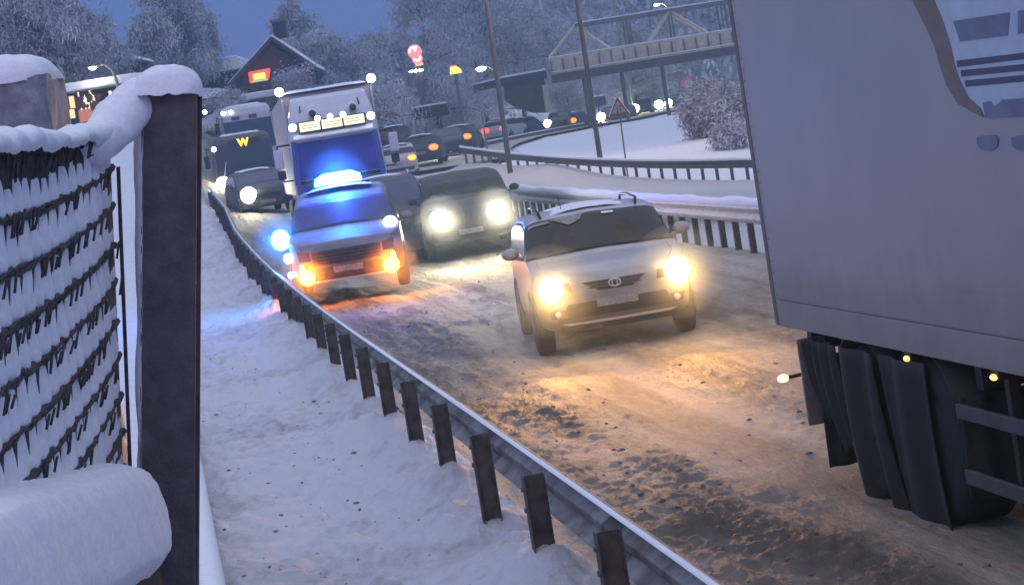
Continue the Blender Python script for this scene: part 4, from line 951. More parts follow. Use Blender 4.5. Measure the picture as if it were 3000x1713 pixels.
for x in (-1.06, -.36, -.02, .33, 1.06):
    r = .105 if abs(x) > 1 else .075
    z = 3.05 if abs(x) > 1 else 3.20
    o = MB().lathe([(-.05, r * .7), (-.03, r), (.09, r), (.16, r * .4)], 16, 'y', (x, .03, z)).build('roof_lamp', M['black'], sb, smooth=True)
    MB().ball((x, -.02, z), r * .98, 14, 9, (1, .4, 1)).build('lamp_lens', M['hl_cool'], o, smooth=True)
for x in (-.48, .62):
    o = MB().lathe([(-.05, .10), (-.03, .125), (.09, .125), (.16, .05)], 18, 'y', (x, .30, 3.36)).build('spot_lamp', M['bright'], tk, smooth=True)
    MB().ball((x, .255, 3.36), .10, 14, 8, (1, .25, 1)).build('lamp_lens', M['glass'], o, smooth=True)
for sd in (-1, 1):
    mb = MB(); mb.prism([(sd * .80, 3.32), (sd * .84, 3.32), (sd * .80, 3.62), (sd * .77, 3.60)], 'y', .55, .62); mb.build('air_horn', M['black'], tk)
    mb = MB(); mb.tube([(sd * 1.22, .35, 2.62), (sd * 1.55, .18, 2.62), (sd * 1.58, .16, 2.50)], .03, 6); arm = mb.build('mirror_arm', M['black'], tk)
    MB().tube([(sd * 1.22, .35, 1.66), (sd * 1.5, .18, 1.66), (sd * 1.55, .16, 1.75)], .025, 6).build('mirror_arm', M['black'], tk)
    MB().box((sd * 1.56, .14, 2.27), (.24, .13, .52)).build('wing_mirror', M['white_paint'], arm, bevel=.04, seg=3)
    MB().box((sd * 1.54, .14, 1.84), (.22, .12, .24)).build('wing_mirror', M['black'], arm, bevel=.03)
    mb = MB(); mb.prism([(.40, 2.55), (.98, 2.55), (1.3, 1.70), (.32, 1.70)], 'x', sd * 1.247 - .002, sd * 1.252 + .002); mb.build('side_window', M['glass'], tk)
for y in (1.35, 4.6):
    for sd in (-1, 1):
        t_, h_ = wheel_mesh(.50, .32)
        if sd > 0:
            for q in (t_, h_): q.v = [(-a, b, c_) for a, b, c_ in q.v]
        o = t_.build('wheel', M['rubber'], tk, smooth=True); o.location = (sd * 1.24, y, .5); h_.build('rim', M['rim'], o, smooth=True)
tbox('chassis', (0, 3.4, .85), (.9, 4.2, .35), M['black'])
# its box trailer stands a little wider and taller than the cab; a thing of its own
a_ = R(7.0); tl0 = Vector(loc) + Vector((-math.sin(R(4.5)) * 2.75, math.cos(R(4.5)) * 2.75, 0))
bt_ = thing('truck_trailer', 'dusky box trailer coupled behind the white truck with a white lamp at each upper corner', 'trailer', tl0, a_)
mat_tr = mat('dusty_trailer', (.42, .37, .38), .6, noise=.2, scale=1.2)
MB().box((0, 6.7, 2.62), (2.56, 13.4, 2.86)).build('box_body', mat_tr, bt_, bevel=.03)
MB().box((0, -.012, 4.03), (2.60, .05, .06)).build('roof_edge', M['black'], bt_)
for sd in (-1, 1):
    MB().box((sd * 1.262, -.012, 2.62), (.05, .05, 2.80)).build('corner_pillar', M['white_paint'], bt_)
    o = MB().tube([(sd * 1.27, -.03, 4.0), (sd * 1.30, -.06, 4.08)], .05, 8).build('lamp_bracket', M['black'], bt_)
    MB().ball((sd * (1.30), -.09, 4.14), .125, 14, 9, (1, .6, 1)).build('corner_lamp', M['hl_cool'], o, smooth=True)
P = [[(x, .02 + 13.3 * v, 4.07 + (.07 if 0 < u < 11 and 0 < v < 1 else -.015)) for u, x in enumerate(np.linspace(-1.26, 1.26, 12))] for v in np.linspace(0, 1, 40)]
MB().grid(noisy(P, .03, 2, 48)).build('roof_snow', M['snow_soft'], bt_, smooth=True)
for y in (8.5, 9.8, 11.1):
    for sd in (-1, 1):
        t_, h_ = wheel_mesh(.50, .36)
        if sd > 0:
            for q in (t_, h_): q.v = [(-a, b, c_) for a, b, c_ in q.v]
        o = t_.build('wheel', M['rubber'], bt_, smooth=True); o.location = (sd * 1.25, y, .5); h_.build('hub', M['dirt_black'], o, smooth=True)
MB().box((0, 6.7, 1.0), (1.0, 12.6, .36)).build('chassis', M['black'], bt_)

# ---- bus with an amber route display, and a white coach behind it
def bus(name, label, loc, rz, W, H, Lb, front_glass, wz, body_m, route, mirrors=True):
    t = thing(name, label, 'bus', loc, rz)
    mb = MB(); rows = []
    for z, y, k in ((.32, .06, .97), (.5, 0, 1), (1.2, 0, 1), (1.5, .03, 1), (H - .45, .22, .985), (H - .18, .34, .95), (H - .04, .55, .86), (H, .9, .7)):
        hw = W / 2 * k; rows.append([(-hw, Lb, z), (-hw, y + .5, z), (-hw * .985, y + .2, z), (-hw * .92, y + .07, z), (-hw * .5, y + .01, z), (0, y, z), (hw * .5, y + .01, z), (hw * .92, y + .07, z), (hw * .985, y + .2, z), (hw, y + .5, z), (hw, Lb, z)])
    mb.grid(np.array(rows)); mb.add(rows[-1], [tuple(range(11))]); mb.add([r[0] for r in rows] + [r[-1] for r in rows[::-1]], [tuple(range(2 * len(rows)))])
    mb.build('body', body_m, t, smooth=False, bevel=.03, seg=3)
    fy = lambda x, z: float(np.interp(z, (.32, .5, 1.2, 1.5, H - .45, H - .18), (.06, 0, 0, .03, .22, .34))) + .08 * abs(x / (W / 2)) ** 3
    def ff(poly, off, m, nm, th=.01, n=7, parent=t):
        a, b, c_, d = [np.array(p, float) for p in poly]; P = []
        for i in range(n + 1):
            l = a * (1 - i / n) + d * i / n; r = b * (1 - i / n) + c_ * i / n
            P.append([((l * (1 - j / n) + r * j / n)[0], fy(*(l * (1 - j / n) + r * j / n)) - off, (l * (1 - j / n) + r * j / n)[1]) for j in range(n + 1)])
        return MB().slab(np.array(P), (0, th, 0)).build(nm, m, parent)
    ff([(-W / 2 * .93, wz[1]), (W / 2 * .93, wz[1]), (W / 2 * .94, wz[0]), (-W / 2 * .94, wz[0])], .015, front_glass, 'windscreen')
    ff([(-.9, .95), (.9, .95), (.9, .55), (-.9, .55)], .012, M['dirt_black'], 'lower_grille')
    for sd in (-1, 1):
        h = ff([(sd * W * .46, 1.05), (sd * W * .34, 1.05), (sd * W * .34, .72), (sd * W * .46, .72)], .02, M['glass'], 'headlight')
        if route: MB().ball((sd * W * .40, fy(W * .4, .88) - .05, .88), .30 if sd < 0 else .2, 14, 9, (1, .4, 1)).build('lamp', M['hl_white'], h, smooth=True)
        if mirrors:
            mb = MB(); mb.tube([(sd * W * .46, fy(W * .46, H - .4), H - .5), (sd * (W * .5 + .22), -.15, H - .45), (sd * (W * .5 + .25), -.18, H - .7)], .03, 6); ar = mb.build('mirror_arm', M['black'], t)
            MB().box((sd * (W * .5 + .26), -.18, H - 1.0), (.22, .12, .55)).build('wing_mirror', M['black'], ar, bevel=.04)
        for k in range(5): mb = MB(); mb.box((sd * (W / 2 + .003), 2.2 + k * 1.9, H - .95), (.012, 1.7, .95)); mb.build('side_window', M['glass'], t)
    for y in (2.4, Lb - 3):
        for sd in (-1, 1):
            t_, h_ = wheel_mesh(.48, .3)
            if sd > 0:
                for q in (t_, h_): q.v = [(-a, b, c_) for a, b, c_ in q.v]
            o = t_.build('wheel', M['rubber'], t, smooth=True); o.location = (sd * (W / 2 + .01), y, .48); h_.build('rim', M['rim'], o, smooth=True)
    P = [[(x, .85 + (Lb - .9) * v, H + (.06 if 0 < u < 11 and 0 < v < 1 else -.015)) for u, x in enumerate(np.linspace(-W * .36, W * .36, 12))] for v in np.linspace(0, 1, 40)]
    MB().grid(noisy(P, .03, 2, 49)).build('roof_snow', M['snow_soft'], t, smooth=True)
    return t, ff, fy
loc = ground_at(735, 588, 88); loc.z = at(735, 590, 88).z
bs, ff, fy = bus('city_bus', 'bus with a dark front, amber W on its display and two bright white lamps', loc, R(7), 2.5, 2.85, 11.5, M['glass'], (1.15, 2.52), M['frosted_dark'], True)
dp = ff([(-.55, 2.60), (.75, 2.60), (.75, 2.36), (-.55, 2.36)], .03, M['black'], 'route_display')
tcu = bpy.data.curves.new('route_letter', 'FONT'); tcu.body = 'W'; tcu.size = .42; tcu.extrude = .008; tcu.offset = .022; tcu.align_x = 'CENTER'
to = bpy.data.objects.new('tmp', tcu); COL.objects.link(to); dg = bpy.context.evaluated_depsgraph_get(); me = bpy.data.meshes.new_from_object(to.evaluated_get(dg))
bpy.data.objects.remove(to)
wo_ = bpy.data.objects.new('route_letter', me); COL.objects.link(wo_); wo_.parent = dp; me.materials.clear(); me.materials.append(M['route'])
wo_.location = (.08, fy(0, 2.4) - .06, 2.33); wo_.rotation_euler = (R(90), 0, 0)
MB().ball((-1.16, fy(1.15, 2.45) - .06, 2.36), .10, 12, 8, (1, .5, 1)).build('marker_lamp', M['hl_cool'], bs, smooth=True)
mb = MB(); mb.tube([(-.9, -.02, 1.2), (-.75, .03, 1.75)], .02, 5); mb.build('wiper', M['bright'], bs)
loc = ground_at(750, 500, 104); loc.z = at(760, 296, 104).z - 3.55
cs, ff2, fy2 = bus('white_coach', 'tall white coach behind the bus, with two small marker lamps on its roof edge', loc, LA + R(4), 2.55, 3.5, 12, M['police_glass'], (1.3, 2.75), M['white_paint'], False)
for x in (-1.12, -.72): MB().ball((x, fy2(x, 3.2) - .05, 3.24), .075, 12, 8, (1, .5, 1)).build('marker_lamp', M['hl_cool'], cs, smooth=True)
for x in (-.55, .30): ff2([(x - .2, 2.98), (x + .2, 2.98), (x + .2, 2.80), (x - .2, 2.80)], .02, M['frosted_dark'], 'roof_vent')
spots(bs, type('q', (), dict(nose=staticmethod(lambda x, z: 0.0)))(), (-1.0,), .88, (1, .93, .72), P_FAR, 90, 4)

# ---- cars driving away round the bend (their tails face the viewer) and oncoming lights beyond
def tailcar(name, label, cat, kind, px_, py_, Y, rz, body_m, lamps, group='cars driving away round the bend', **kw):
    loc = ground_at(px_, py_, Y); q = at(px_, py_, Y); loc.z = q.z
    ca = Car(kind, **kw)
    t = thing(name, label, cat, loc, rz, group)
    # the root stands below the tail: shift the body so that its tail is at the root
    class Sh: pass
    def fix(o): o.location = (o.location[0], o.location[1] - ca.L, o.location[2]); return o
    n0 = set(bpy.data.objects)
    ca.body(body_m, t); ca.windshield(M['glass'], t); ca.sides(M['glass'], t); ca.rearglass(M['glass'], t); ca.wheels(t)
    zl = .86 if kind != 'sedan' else .78
    if kind == 'suv': zl = .98
    for sd, m, r in lamps:
        h = ca.front([(sd * .84, zl + .10), (sd * .52, zl + .08), (sd * .52, zl - .07), (sd * .80, zl - .09)], .012, M['glass'], 'tail_light', t, rear=True)
        if m: ca.lens(sd * .68, zl, r, m, 'lamp', h, rear=True, sq=(1.25, .3, .8), off=.02)
    ca.front([(-.26, .72), (.26, .72), (.26, .60), (-.26, .60)], .014, M['plate'], 'number_plate', t, rear=True)
    ca.front([(-.74, .48), (.74, .48), (.72, .34), (-.72, .34)], .014, M['dirt_black'], 'rear_bumper', t, rear=True)
    H = max(z for _, z in ca.top); y0 = ca.roof; y1 = ca.rend
    P = [[(x, y0 + (y1 - y0) * v, H + .01 - .05 * (x / .55) ** 2 + (.035 if 0 < v < 1 and abs(x) < .5 else -.01)) for x in np.linspace(-.55, .55, 10)] for v in np.linspace(0, 1, 12)]
    MB().grid(noisy(P, .012, 7, 50)).build('roof_snow', M['snow_soft'], t, smooth=True)
    for o in set(bpy.data.objects) - n0:
        if o.parent == t: fix(o)
    return t
T, A_ = M['tail'], M['amber']
M['light_paint'] = mat('light_car_paint', (.48, .47, .48), .45, noise=.25, scale=3)
M['dark_paint'] = mat('dark_car_paint', (.04, .037, .038), .5, noise=.4, scale=5)
# local -Y is the front, so the tail faces the viewer when the car is turned half round
pi = math.pi
tailcar('pale_car', 'pale hatchback with one orange tail light beside the blue-lit truck cab', 'car', 'wagon', 1172, 524, 95, pi + R(2), M['light_paint'], ((1, None, 0), (-1, A_, .15)))
tailcar('dark_hatchback', 'dark hatchback with two orange-red tail lights, second car of the queue', 'car', 'wagon', 1238, 488, 104, pi + R(-4), M['dark_paint'], ((1, T, .15), (-1, T, .19)))
tailcar('dark_suv', 'dark tall car with roof box and two round orange tail lights below the dark signboard', 'car', 'suv', 1342, 455, 121, pi + R(-10), M['dark_paint'], ((1, T, .15), (-1, T, .20)))
tailcar('white_car', 'white car with red tail lights passing behind the thick lamp pole', 'car', 'suv', 1452, 421, 148, pi + R(-24), M['light_paint'], ((1, M['red'], .27), (-1, M['red'], .2)))
tailcar('dark_saloon', 'dark car with two orange lights under the footbridge, beyond the white car', 'car', 'wagon', 1660, 388, 170, pi + R(-22), M['dark_paint'], ((1, T, .21), (-1, T, .25)))
tailcar('dark_saloon', 'dark car just ahead of the white car, seen past the thick lamp pole', 'car', 'wagon', 1512, 408, 160, pi + R(-22), M['dark_paint'], ((1, None, 0), (-1, None, 0)))
tailcar('dark_saloon', 'shadowy dark car between the truck mirror and the red-lit hatchback', 'car', 'suv', 1165, 462, 112, pi, M['dark_paint'], ((1, None, 0), (-1, None, 0)))
def headcar(label, px_, py_, Y, rz, lamps, m=None, group='oncoming cars far down the road', r=.2):
    q = at(px_, py_, Y); c_ = Car('wagon'); t = thing('oncoming_car', label, 'car', (q.x, q.y, q.z - .68), rz, group)
    c_.body(M['dark_paint'], t); c_.windshield(M['glass'], t); c_.wheels(t)
    c_.front([(-.5, .70), (.5, .70), (.45, .56), (-.45, .56)], .01, M['black'], 'grille', t)
    for sd in (-1, 1):
        h = c_.front([(sd * .80, .82), (sd * .56, .78), (sd * .56, .64), (sd * .78, .66)], .012, M['glass'], 'headlight', t)
        if sd in lamps: c_.lens(sd * .64, .72, r, m or M['hl_white'], 'lamp', h, off=.03)
    return t
headcar('oncoming car showing one white headlight between the two orange-lit dark cars', 1316, 420, 114, LA - R(4), (-1,), M['hl_white'], r=.26)
headcar('oncoming car showing one white headlight beside the dark car under the footbridge', 1626, 360, 168, R(-14), (-1,), r=.30)
headcar('oncoming car with one big white headlight left of the warning sign', 1782, 342, 185, R(-13), (-1,), r=.40)
headcar('oncoming car with an orange lamp just behind the warning sign', 1826, 338, 194, R(-10), (-1,), M['amber'], r=.2)
headcar('oncoming car, round white headlight just right of the warning sign', 1880, 317, 205, R(-8), (-1,), r=.42)
headcar('oncoming car with paired white headlights amid the far queue', 1912, 311, 216, R(-3), (-1, 1), r=.44)
headcar('oncoming car, second from the end of the queue, one white headlight', 1976, 301, 230, R(-8), (-1,), r=.42)
headcar('last oncoming car, white headlight at the edge of the frosty bush', 2008, 296, 244, R(-8), (-1,), r=.36)
q = at(625, 322, 118)
pk = headcar('parked dark car with one small white light beside the leaning post', 634, 326, 118, R(20), (-1,), M['hl_cool'], 'parked cars', r=.12)

# ------------------------------------------------------------------ footbridge
YB = 160.0
bj = [at(x, y, YB) for x, y in ((1609, 172), (1787, 145), (1905, 127), (2073, 99), (2200, 80), (2330, 60))]
zb0 = sum(p.z for p in bj[:4]) / 4
xs = [p.x for p in bj]
tops = [at(x, y, YB) for x, y in ((1683, 72), (1834, 48), (1962, 36), (2110, 8), (2240, -8))]
zt0 = sum(p.z for p in tops[:4]) / 4; xt = [p.x for p in tops]
br = thing('footbridge', 'grey steel truss footbridge with a snowy ribbed side crossing above the road', 'footbridge', (xs[0], YB, zb0))
O = Vector(br.location); XE = xs[-1]
M['bridge'] = mat('bridge_steel', (0.62, 0.56, 0.40), .7, .1, noise=.3, scale=2); M['bridge_dark'] = mat('bridge_dark', (.17, .16, .155), .7, noise=.4, scale=2)  # yellow lamplight on the bridge side is put into the steel's colour
def bar(a, b, w, h=None): return MB().tube([Vector(a) - O, Vector(b) - O], [w, w], 6)
for dy in (0, 2.6):
    m_ = MB(); m_.box(((xt[0] + XE) / 2 - O.x, dy, zt0 - O.z), (XE - xt[0], .26, .24)); m_.build('top_chord', M['bridge_dark'], br)
    m_ = MB(); m_.box(((xt[0] + XE) / 2 - O.x, dy, zt0 + .16 - O.z), (XE - xt[0], .3, .09)); m_.build('snow_line', M['snow_soft'], br)
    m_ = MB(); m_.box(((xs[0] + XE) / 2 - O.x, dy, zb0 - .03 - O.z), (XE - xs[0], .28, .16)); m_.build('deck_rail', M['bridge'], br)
    m_ = MB(); m_.box(((xs[0] + XE) / 2 - O.x, dy, zb0 + .09 - O.z), (XE - xs[0], .30, .07)); m_.build('snow_line', M['snow_soft'], br)
    for a, b in ((xs[0], xt[0]), (xs[1], xt[0]), (xs[2], xt[2]), (xs[3], xt[2]), (xs[4], xt[4])):
        w = .11
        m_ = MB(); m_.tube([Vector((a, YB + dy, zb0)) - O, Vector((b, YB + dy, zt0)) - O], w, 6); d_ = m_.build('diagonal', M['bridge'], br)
        s0 = MB(); s0.tube([Vector((a, YB + dy, zb0 + .13)) - O, Vector((b, YB + dy, zt0 + .02)) - O], .06, 5); s0.build('snow_line', M['snow_soft'], d_)
    for x in (xt[1] - .12, xt[1] + .18, xt[2] + .08, xt[3], xt[3] + .3):
        MB().box((x - O.x, dy, (zb0 + zt0) / 2 - O.z), (.13, .13, zt0 - zb0 - .2)).build('upright', M['bridge_dark'], br)
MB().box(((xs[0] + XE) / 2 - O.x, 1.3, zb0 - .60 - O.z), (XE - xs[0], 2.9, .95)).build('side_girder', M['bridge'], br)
m_ = MB(); x = xs[0] + .05
ribs_ = MB()
while x < XE:
    MB().box((x - O.x, -.22, zb0 - .56 - O.z), (.10, .14, .84)).build('rib', M['bridge_dark'], br); x += .92
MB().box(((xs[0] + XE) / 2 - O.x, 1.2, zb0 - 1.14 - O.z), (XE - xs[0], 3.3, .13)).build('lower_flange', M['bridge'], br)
MB().box(((xs[0] + XE) / 2 - O.x, -.48, zb0 - 1.03 - O.z), (XE - xs[0], .22, .06)).build('snow_line', M['snow_soft'], br)
MB().box(((xs[0] + XE) / 2 - O.x, 1.4, zb0 - 1.52 - O.z), (XE - xs[0], 1.6, .62)).build('under_beam', M['bridge_dark'], br)
for x in (2.4, 5.3, 8.4): MB().tube([(x, 1.4, zb0 - 1.8 - O.z), (x, 1.4, gz(O.x + x, YB + 1.4) - .3 - O.z)], .15, 8).build('pier', M['bridge_dark'], br)
# approach: side wall and deck running left from the truss to the abutment
ap = [at(x, y, YB) for x, y in ((1368, 255), (1478, 228), (1600, 206))]
m_ = MB(); m_.prism([(p.x - O.x, p.z - O.z) for p in ap] + [(ap[2].x - O.x, ap[2].z - .5 - O.z), (ap[1].x - O.x, ap[1].z - .5 - O.z), (ap[0].x - O.x, ap[0].z - .45 - O.z)], 'y', .1, 2.9); m_.build('approach_deck', M['dirt_black'], br)
m_ = MB(); m_.prism([(p.x - O.x, p.z + .003 - O.z) for p in ap] + [(p.x - O.x, p.z + .14 - O.z) for p in ap[::-1]], 'y', .05, 2.95); m_.build('snow_line', M['snow_soft'], br)
for k in range(9):
    p = ap[0].lerp(ap[1], k / 4) if k < 5 else ap[1].lerp(ap[2], (k - 4) / 4)
    MB().tube([p - O + Vector((0, .1, 0)), p - O + Vector((0, .1, 1.1))], .035, 5).build('railing_post', M['bridge_dark'], br)
m_ = MB(); m_.tube([p - O + Vector((0, .1, 1.1)) for p in ap] + [at(1612, 172, YB) - O + Vector((0, .1, .1))], .05, 5); m_.build('hand_rail', M['bridge_dark'], br)
ab = thing('abutment', 'dark brown bridge abutment wall at the foot of the snowy embankment', 'abutment', at(1545, 325, YB) + Vector((0, .5, 0)))
O = Vector(ab.location)
pw = [at(x, y, YB + .5) for x, y in ((1475, 232), (1590, 212), (1598, 250), (1600, 330), (1560, 330), (1500, 308), (1478, 290))]
MB().prism([(p.x - O.x, p.z - O.z) for p in pw], 'y', 0.05, 2.2).build('wall', mat('brown_concrete', (.095, .08, .065), .9, noise=.5, scale=1.2, bump=.3), ab)
MB().prism([(p.x - O.x, p.z - O.z) for p in (pw[0], pw[1])] + [(pw[1].x - O.x, pw[1].z + .1 - O.z), (pw[0].x - O.x, pw[0].z + .1 - O.z)], 'y', 0.0, 2.3).build('snow_cap', M['snow_soft'], ab)
pw2 = [at(x, y, YB) for x, y in ((1588, 250), (1606, 250), (1612, 328), (1600, 330))]
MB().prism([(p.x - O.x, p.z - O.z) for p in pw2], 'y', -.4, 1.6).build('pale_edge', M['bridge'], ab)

# ------------------------------------------------------------------ lamp poles
def lamp_pole(label, bx, by, tx_, ty_, Y, r, H, m, lit=False, group='lamp poles', arm=1.6, sink=.3):
    b = at(bx, by, Y); b = Vector((b.x, b.y, gz(b.x, b.y))); u = at(tx_, ty_, Y); d = (u - b).normalized()
    t = thing('lamp_pole', label, 'lamp pole', b, 0, group)
    MB().tube([d * -sink, d * (H * .5), d * H], [r, r * .85, r * .6], 10).build('shaft', m, t, smooth=True)
    top = d * H
    MB().tube([top, top + Vector((arm * .35, 0, .35)), top + Vector((arm, 0, .42))], [r * .55, r * .45, r * .4], 8).build('arm', m, t, smooth=True)
    h = MB().box(top + Vector((arm + .3, 0, .42)), (.75, .28, .14)).build('lamp_head', M['pole'], t, bevel=.04)
    if lit:
        MB().box(top + Vector((arm + .3, 0, .34)), (.5, .2, .04)).build('lens', M['hl_warm'], h, bevel=.01)
        lamp('street_light', t, top + Vector((arm + .3, 0, .2)), (1, .70, .46), lit, 150, (0, 0, 0), .15, .5)
    return t
lamp_pole('tall wooden-grey pole standing in front of the truss bridge, left of the warning sign', 1759, 470, 1690, 0, 88, .115, 11, mat('weathered_pole', (.15, .135, .12), .9, noise=.45, scale=2, bump=.3), P_POLE)
lamp_pole('thick grey pole in front of the white car with red tail lights', 1489, 466, 1424, 0, 90, .12, 11, M['pole'])
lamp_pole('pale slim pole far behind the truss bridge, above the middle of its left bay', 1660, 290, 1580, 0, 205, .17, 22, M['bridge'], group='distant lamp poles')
lamp_pole('pale slim pole rising beyond the top chord of the bridge', 1846, 270, 1796, 0, 205, .15, 22, M['steel'], group='distant lamp poles')
lamp_pole('pale slim pole beyond the bridge, close to its right end', 2035, 250, 1996, 0, 205, .15, 22, M['steel'], group='distant lamp poles')
lamp_pole('faint thin pole in front of the frosty birches, leftmost of the poles', 1398, 250, 1358, 0, 180, .13, 20, M['frost'], group='distant lamp poles')
b = ground_at(1431, 468, 96); u = at(1411, 330, 96)
t = thing('marker_post', 'thin dark snow marker post left of the thick grey pole', 'marker post', b)
MB().tube([(0, 0, -.2), u - b], [.05, .045], 8).build('rod', M['bridge_dark'], t, smooth=True); MB().tube([(u - b) * .86, (u - b) * .93], .056, 8).build('reflector', M['pole'], t)
# lit curved street lamp over the bridge, and one far off among the trees
def street_lamp(label, hx, hy, Y, H, group='lit street lamps', r=.16):
    h = at(hx, hy, Y); g0 = gz(h.x, h.y); t = thing('street_lamp', label, 'street lamp', (h.x + .9, h.y, g0), 0, group); H = h.z - g0
    MB().tube([(0, 0, -.2), (0, 0, H - .8), (-.12, 0, H - .25), (-.45, 0, H + .08), (-.85, 0, H + .1)], [.09, .07, .06, .055, .05], 8).build('shaft', M['steel'], t, smooth=True)
    hd_ = MB().box((-.95, 0, H + .09), (.6, .3, .14)).build('lamp_head', M['pole'], t, bevel=.04)
    lamp('street_light', t, (-.95, -.1, H - .35), (1, .85, .5), 300 if Y > 150 else 40, None, size=.15); MB().ball((-.95, -.05, H - .02), r, 12, 8, (1.5, 1, .7)).build('lens', M['hl_cool'], hd_, smooth=True); return t
street_lamp('lit street lamp with a curved neck seen above the truss bridge', 1925, 14, 190, 12, r=.17)
street_lamp('small lit street lamp left of the bridge approach, among the frosty trees', 1411, 201, 135, 8, r=.22)
street_lamp('small lit lamp on a bent pole above the lit shop window on the left', 276, 198, 95, 5, r=.12)

# ------------------------------------------------------------------ road signs and boards
s0 = at(1806, 310, 80); g0 = ground_at(1831, 470, 80)
ws_ = thing('warning_sign', 'triangular red-bordered warning sign with a snowy face on a thin post', 'road sign', g0)
s0 = Vector((g0.x, g0.y, s0.z)); O = Vector(g0); k = .40; up = s0.z - g0.z
c0 = at(1812, 318, 80) - O
MB().tube([(0, 0, -.3), (c0.x + .02, 0.03, c0.z + .1)], .03, 8).build('post', M['bridge_dark'], ws_, smooth=True)
def tri(r, inset=0): return [(c0.x + r * math.sin(a), c0.z - .02 + r * math.cos(a)) for a in (0, 2.0944, -2.0944)]
pl = MB().prism(tri(.475), 'y', -.016, .0).build('plate', mat('sign_red_paint', (.30, .035, .035), .5, noise=.3, scale=9), ws_, bevel=.004)
MB().prism(tri(.31), 'y', -.022, -.017).build('face', mat('sign_face', (.42, .36, .34), .6, noise=.3, scale=8), pl)
for dx, up_ in ((-.055, -1), (.06, 1)):
    m_ = MB(); m_.box((c0.x + dx, -.026, c0.z - .03), (.03, .006, .20))
    z = c0.z - .03 + up_ * .11; m_.prism([(c0.x + dx - .05, z - up_ * .03), (c0.x + dx + .05, z - up_ * .03), (c0.x + dx, z + up_ * .05)], 'y', -.029, -.023); m_.build('arrow', M['black'], pl)
MB().tube([(c0.x - .40, -.01, c0.z - .25 + .0), (c0.x, -.01, c0.z + .47), (c0.x + .40, -.01, c0.z - .25)], .022, 5).build('snow_line', M['snow_soft'], pl)
def board(name, label, poly, post_px, Y, m, cat='sign board', post_r=.06, snow=True):
    b = ground_at(*post_px, Y); P = [at(x, y, Y) - b for x, y in poly]; t = thing(name, label, cat, b)
    zc = sum(p.z for p in P) / 4; x0 = min(p.x for p in P); x1 = max(p.x for p in P); z1 = (P[0].z + P[1].z) / 2; z0 = (P[2].z + P[3].z) / 2
    MB().box(((x0 + x1) / 2, 0, (z0 + z1) / 2), (x1 - x0, .08, z1 - z0)).build('panel', m, t, bevel=.01)
    MB().tube([(0, .09, -.3), (0, .09, z1 - .1)], post_r, 8).build('post', M['bridge_dark'], t, smooth=True)
    if snow: MB().box(((x0 + x1) / 2, 0, z1 + .045), (x1 - x0 + .03, .12, .09)).build('snow_cap', M['snow_soft'], t, bevel=.03)
    return t
board('signboard', 'wide dark back of a signboard on one post above the queue of cars', [(1211, 318), (1309, 303), (1309, 340), (1211, 350)], (1268, 392), 122, mat('sign_back', (.03, .03, .032), .7, noise=.3, scale=3), post_r=.11)
board('small_signboard', 'small dark signboard between the tall pole and the warning sign', [(1744, 284), (1772, 281), (1772, 310), (1744, 312)], (1758, 345), 150, mat('sign_back2', (.08, .08, .09), .7), post_r=.05)
board('far_signboard', 'dim brownish signboard far away under the bridge, left of the speed sign', [(1954, 214), (1994, 210), (1992, 236), (1956, 240)], (1968, 300), 235, mat('sign_brown', (.14, .12, .09), .7), post_r=.08)
q = at(2017, 244, 215); b = Vector((q.x, q.y, gz(q.x, q.y))); t = thing('round_sign', 'round red-ringed road sign beside the frosty bush below the bridge', 'road sign', b)
O = q - b; MB().lathe([(-.03, .64), (0, .64)], 24, 'y', tuple(O)).build('plate', mat('ring_red', (.5, .10, .10), .5, emit=(1, .15, .1), estr=.15), t)
MB().lathe([(-.045, .40), (-.035, .40)], 24, 'y', tuple(O)).build('face', mat('ring_face', (.6, .5, .48), .5), t)
MB().tube([(0, .05, -.3), (O.x, .05, O.z + .2)], .06, 6).build('post', M['bridge_dark'], t)
# pink neon sign on a tower, small white lights below it
q = at(1216, 160, 126); b = Vector((q.x, q.y, gz(q.x, q.y) - .2)); t = thing('neon_sign', 'glowing pink-red rounded neon sign standing above the bushes', 'neon sign', b); O = q - b
for dx, dz, r_ in ((0, .16, .42), (.09, -.27, .32)): MB().lathe([(-.12, r_ * .8), (-.08, r_), (.08, r_), (.1, r_ * .8)], 22, 'y', (O.x + dx, 0, O.z + dz)).build('sign_body', M['neon'], t, smooth=True)
for a0, a1, cx0, cz0, r_ in ((.3, 3.6, -.09, .21, .2), (3.4, 6.6, .08, -.19, .19), (1.0, 4.2, .14, .30, .14)):
    MB().tube([(O.x + cx0 + r_ * math.cos(a), -.16, O.z + cz0 + r_ * math.sin(a)) for a in np.linspace(a0, a1, 14)], .065, 6).build('neon_tube', M['neon_white'], t, smooth=True)
MB().box((O.x + .15, -.02, O.z - .60), (.47, .16, .18)).build('lower_panel', lampmat('orange_panel', (1, .42, .2), 1.5), t, bevel=.04)
MB().tube([(O.x, .1, -O.z * 0 - .5), (O.x, .1, O.z)], .14, 8).build('post', M['bridge_dark'], t)
m_ = MB(); c_ = at(1218, 208, 126) - b
for k in range(3): MB().ball((c_.x - .27 + k * .29, 0, c_.z), .085, 8, 6, (1.6, 1, .8)).build('small_lamp', M['hl_cool'], t, smooth=True)
q = at(1333, 206, 130); b = Vector((q.x, q.y, gz(q.x, q.y) - .3)); O = q - b; t = thing('lit_sign', 'small yellow lit sign to the right of a dark tree trunk', 'lit sign', b)
MB().prism([(O.x - .35, O.z - .22), (O.x + .42, O.z - .22), (O.x + .36, O.z + .02), (O.x + .08, O.z + .26), (O.x - .28, O.z + .22)], 'y', -.1, .1).build('lit_face', M['sign_yellow'], t, bevel=.05)
MB().box((O.x - .1, -.0, O.z + .28), (.45, .24, .07)).build('red_band', M['sign_red'], t, bevel=.03)
MB().tube([(O.x, .12, -.5), (O.x, .12, O.z)], .10, 8).build('post', M['bridge_dark'], t)

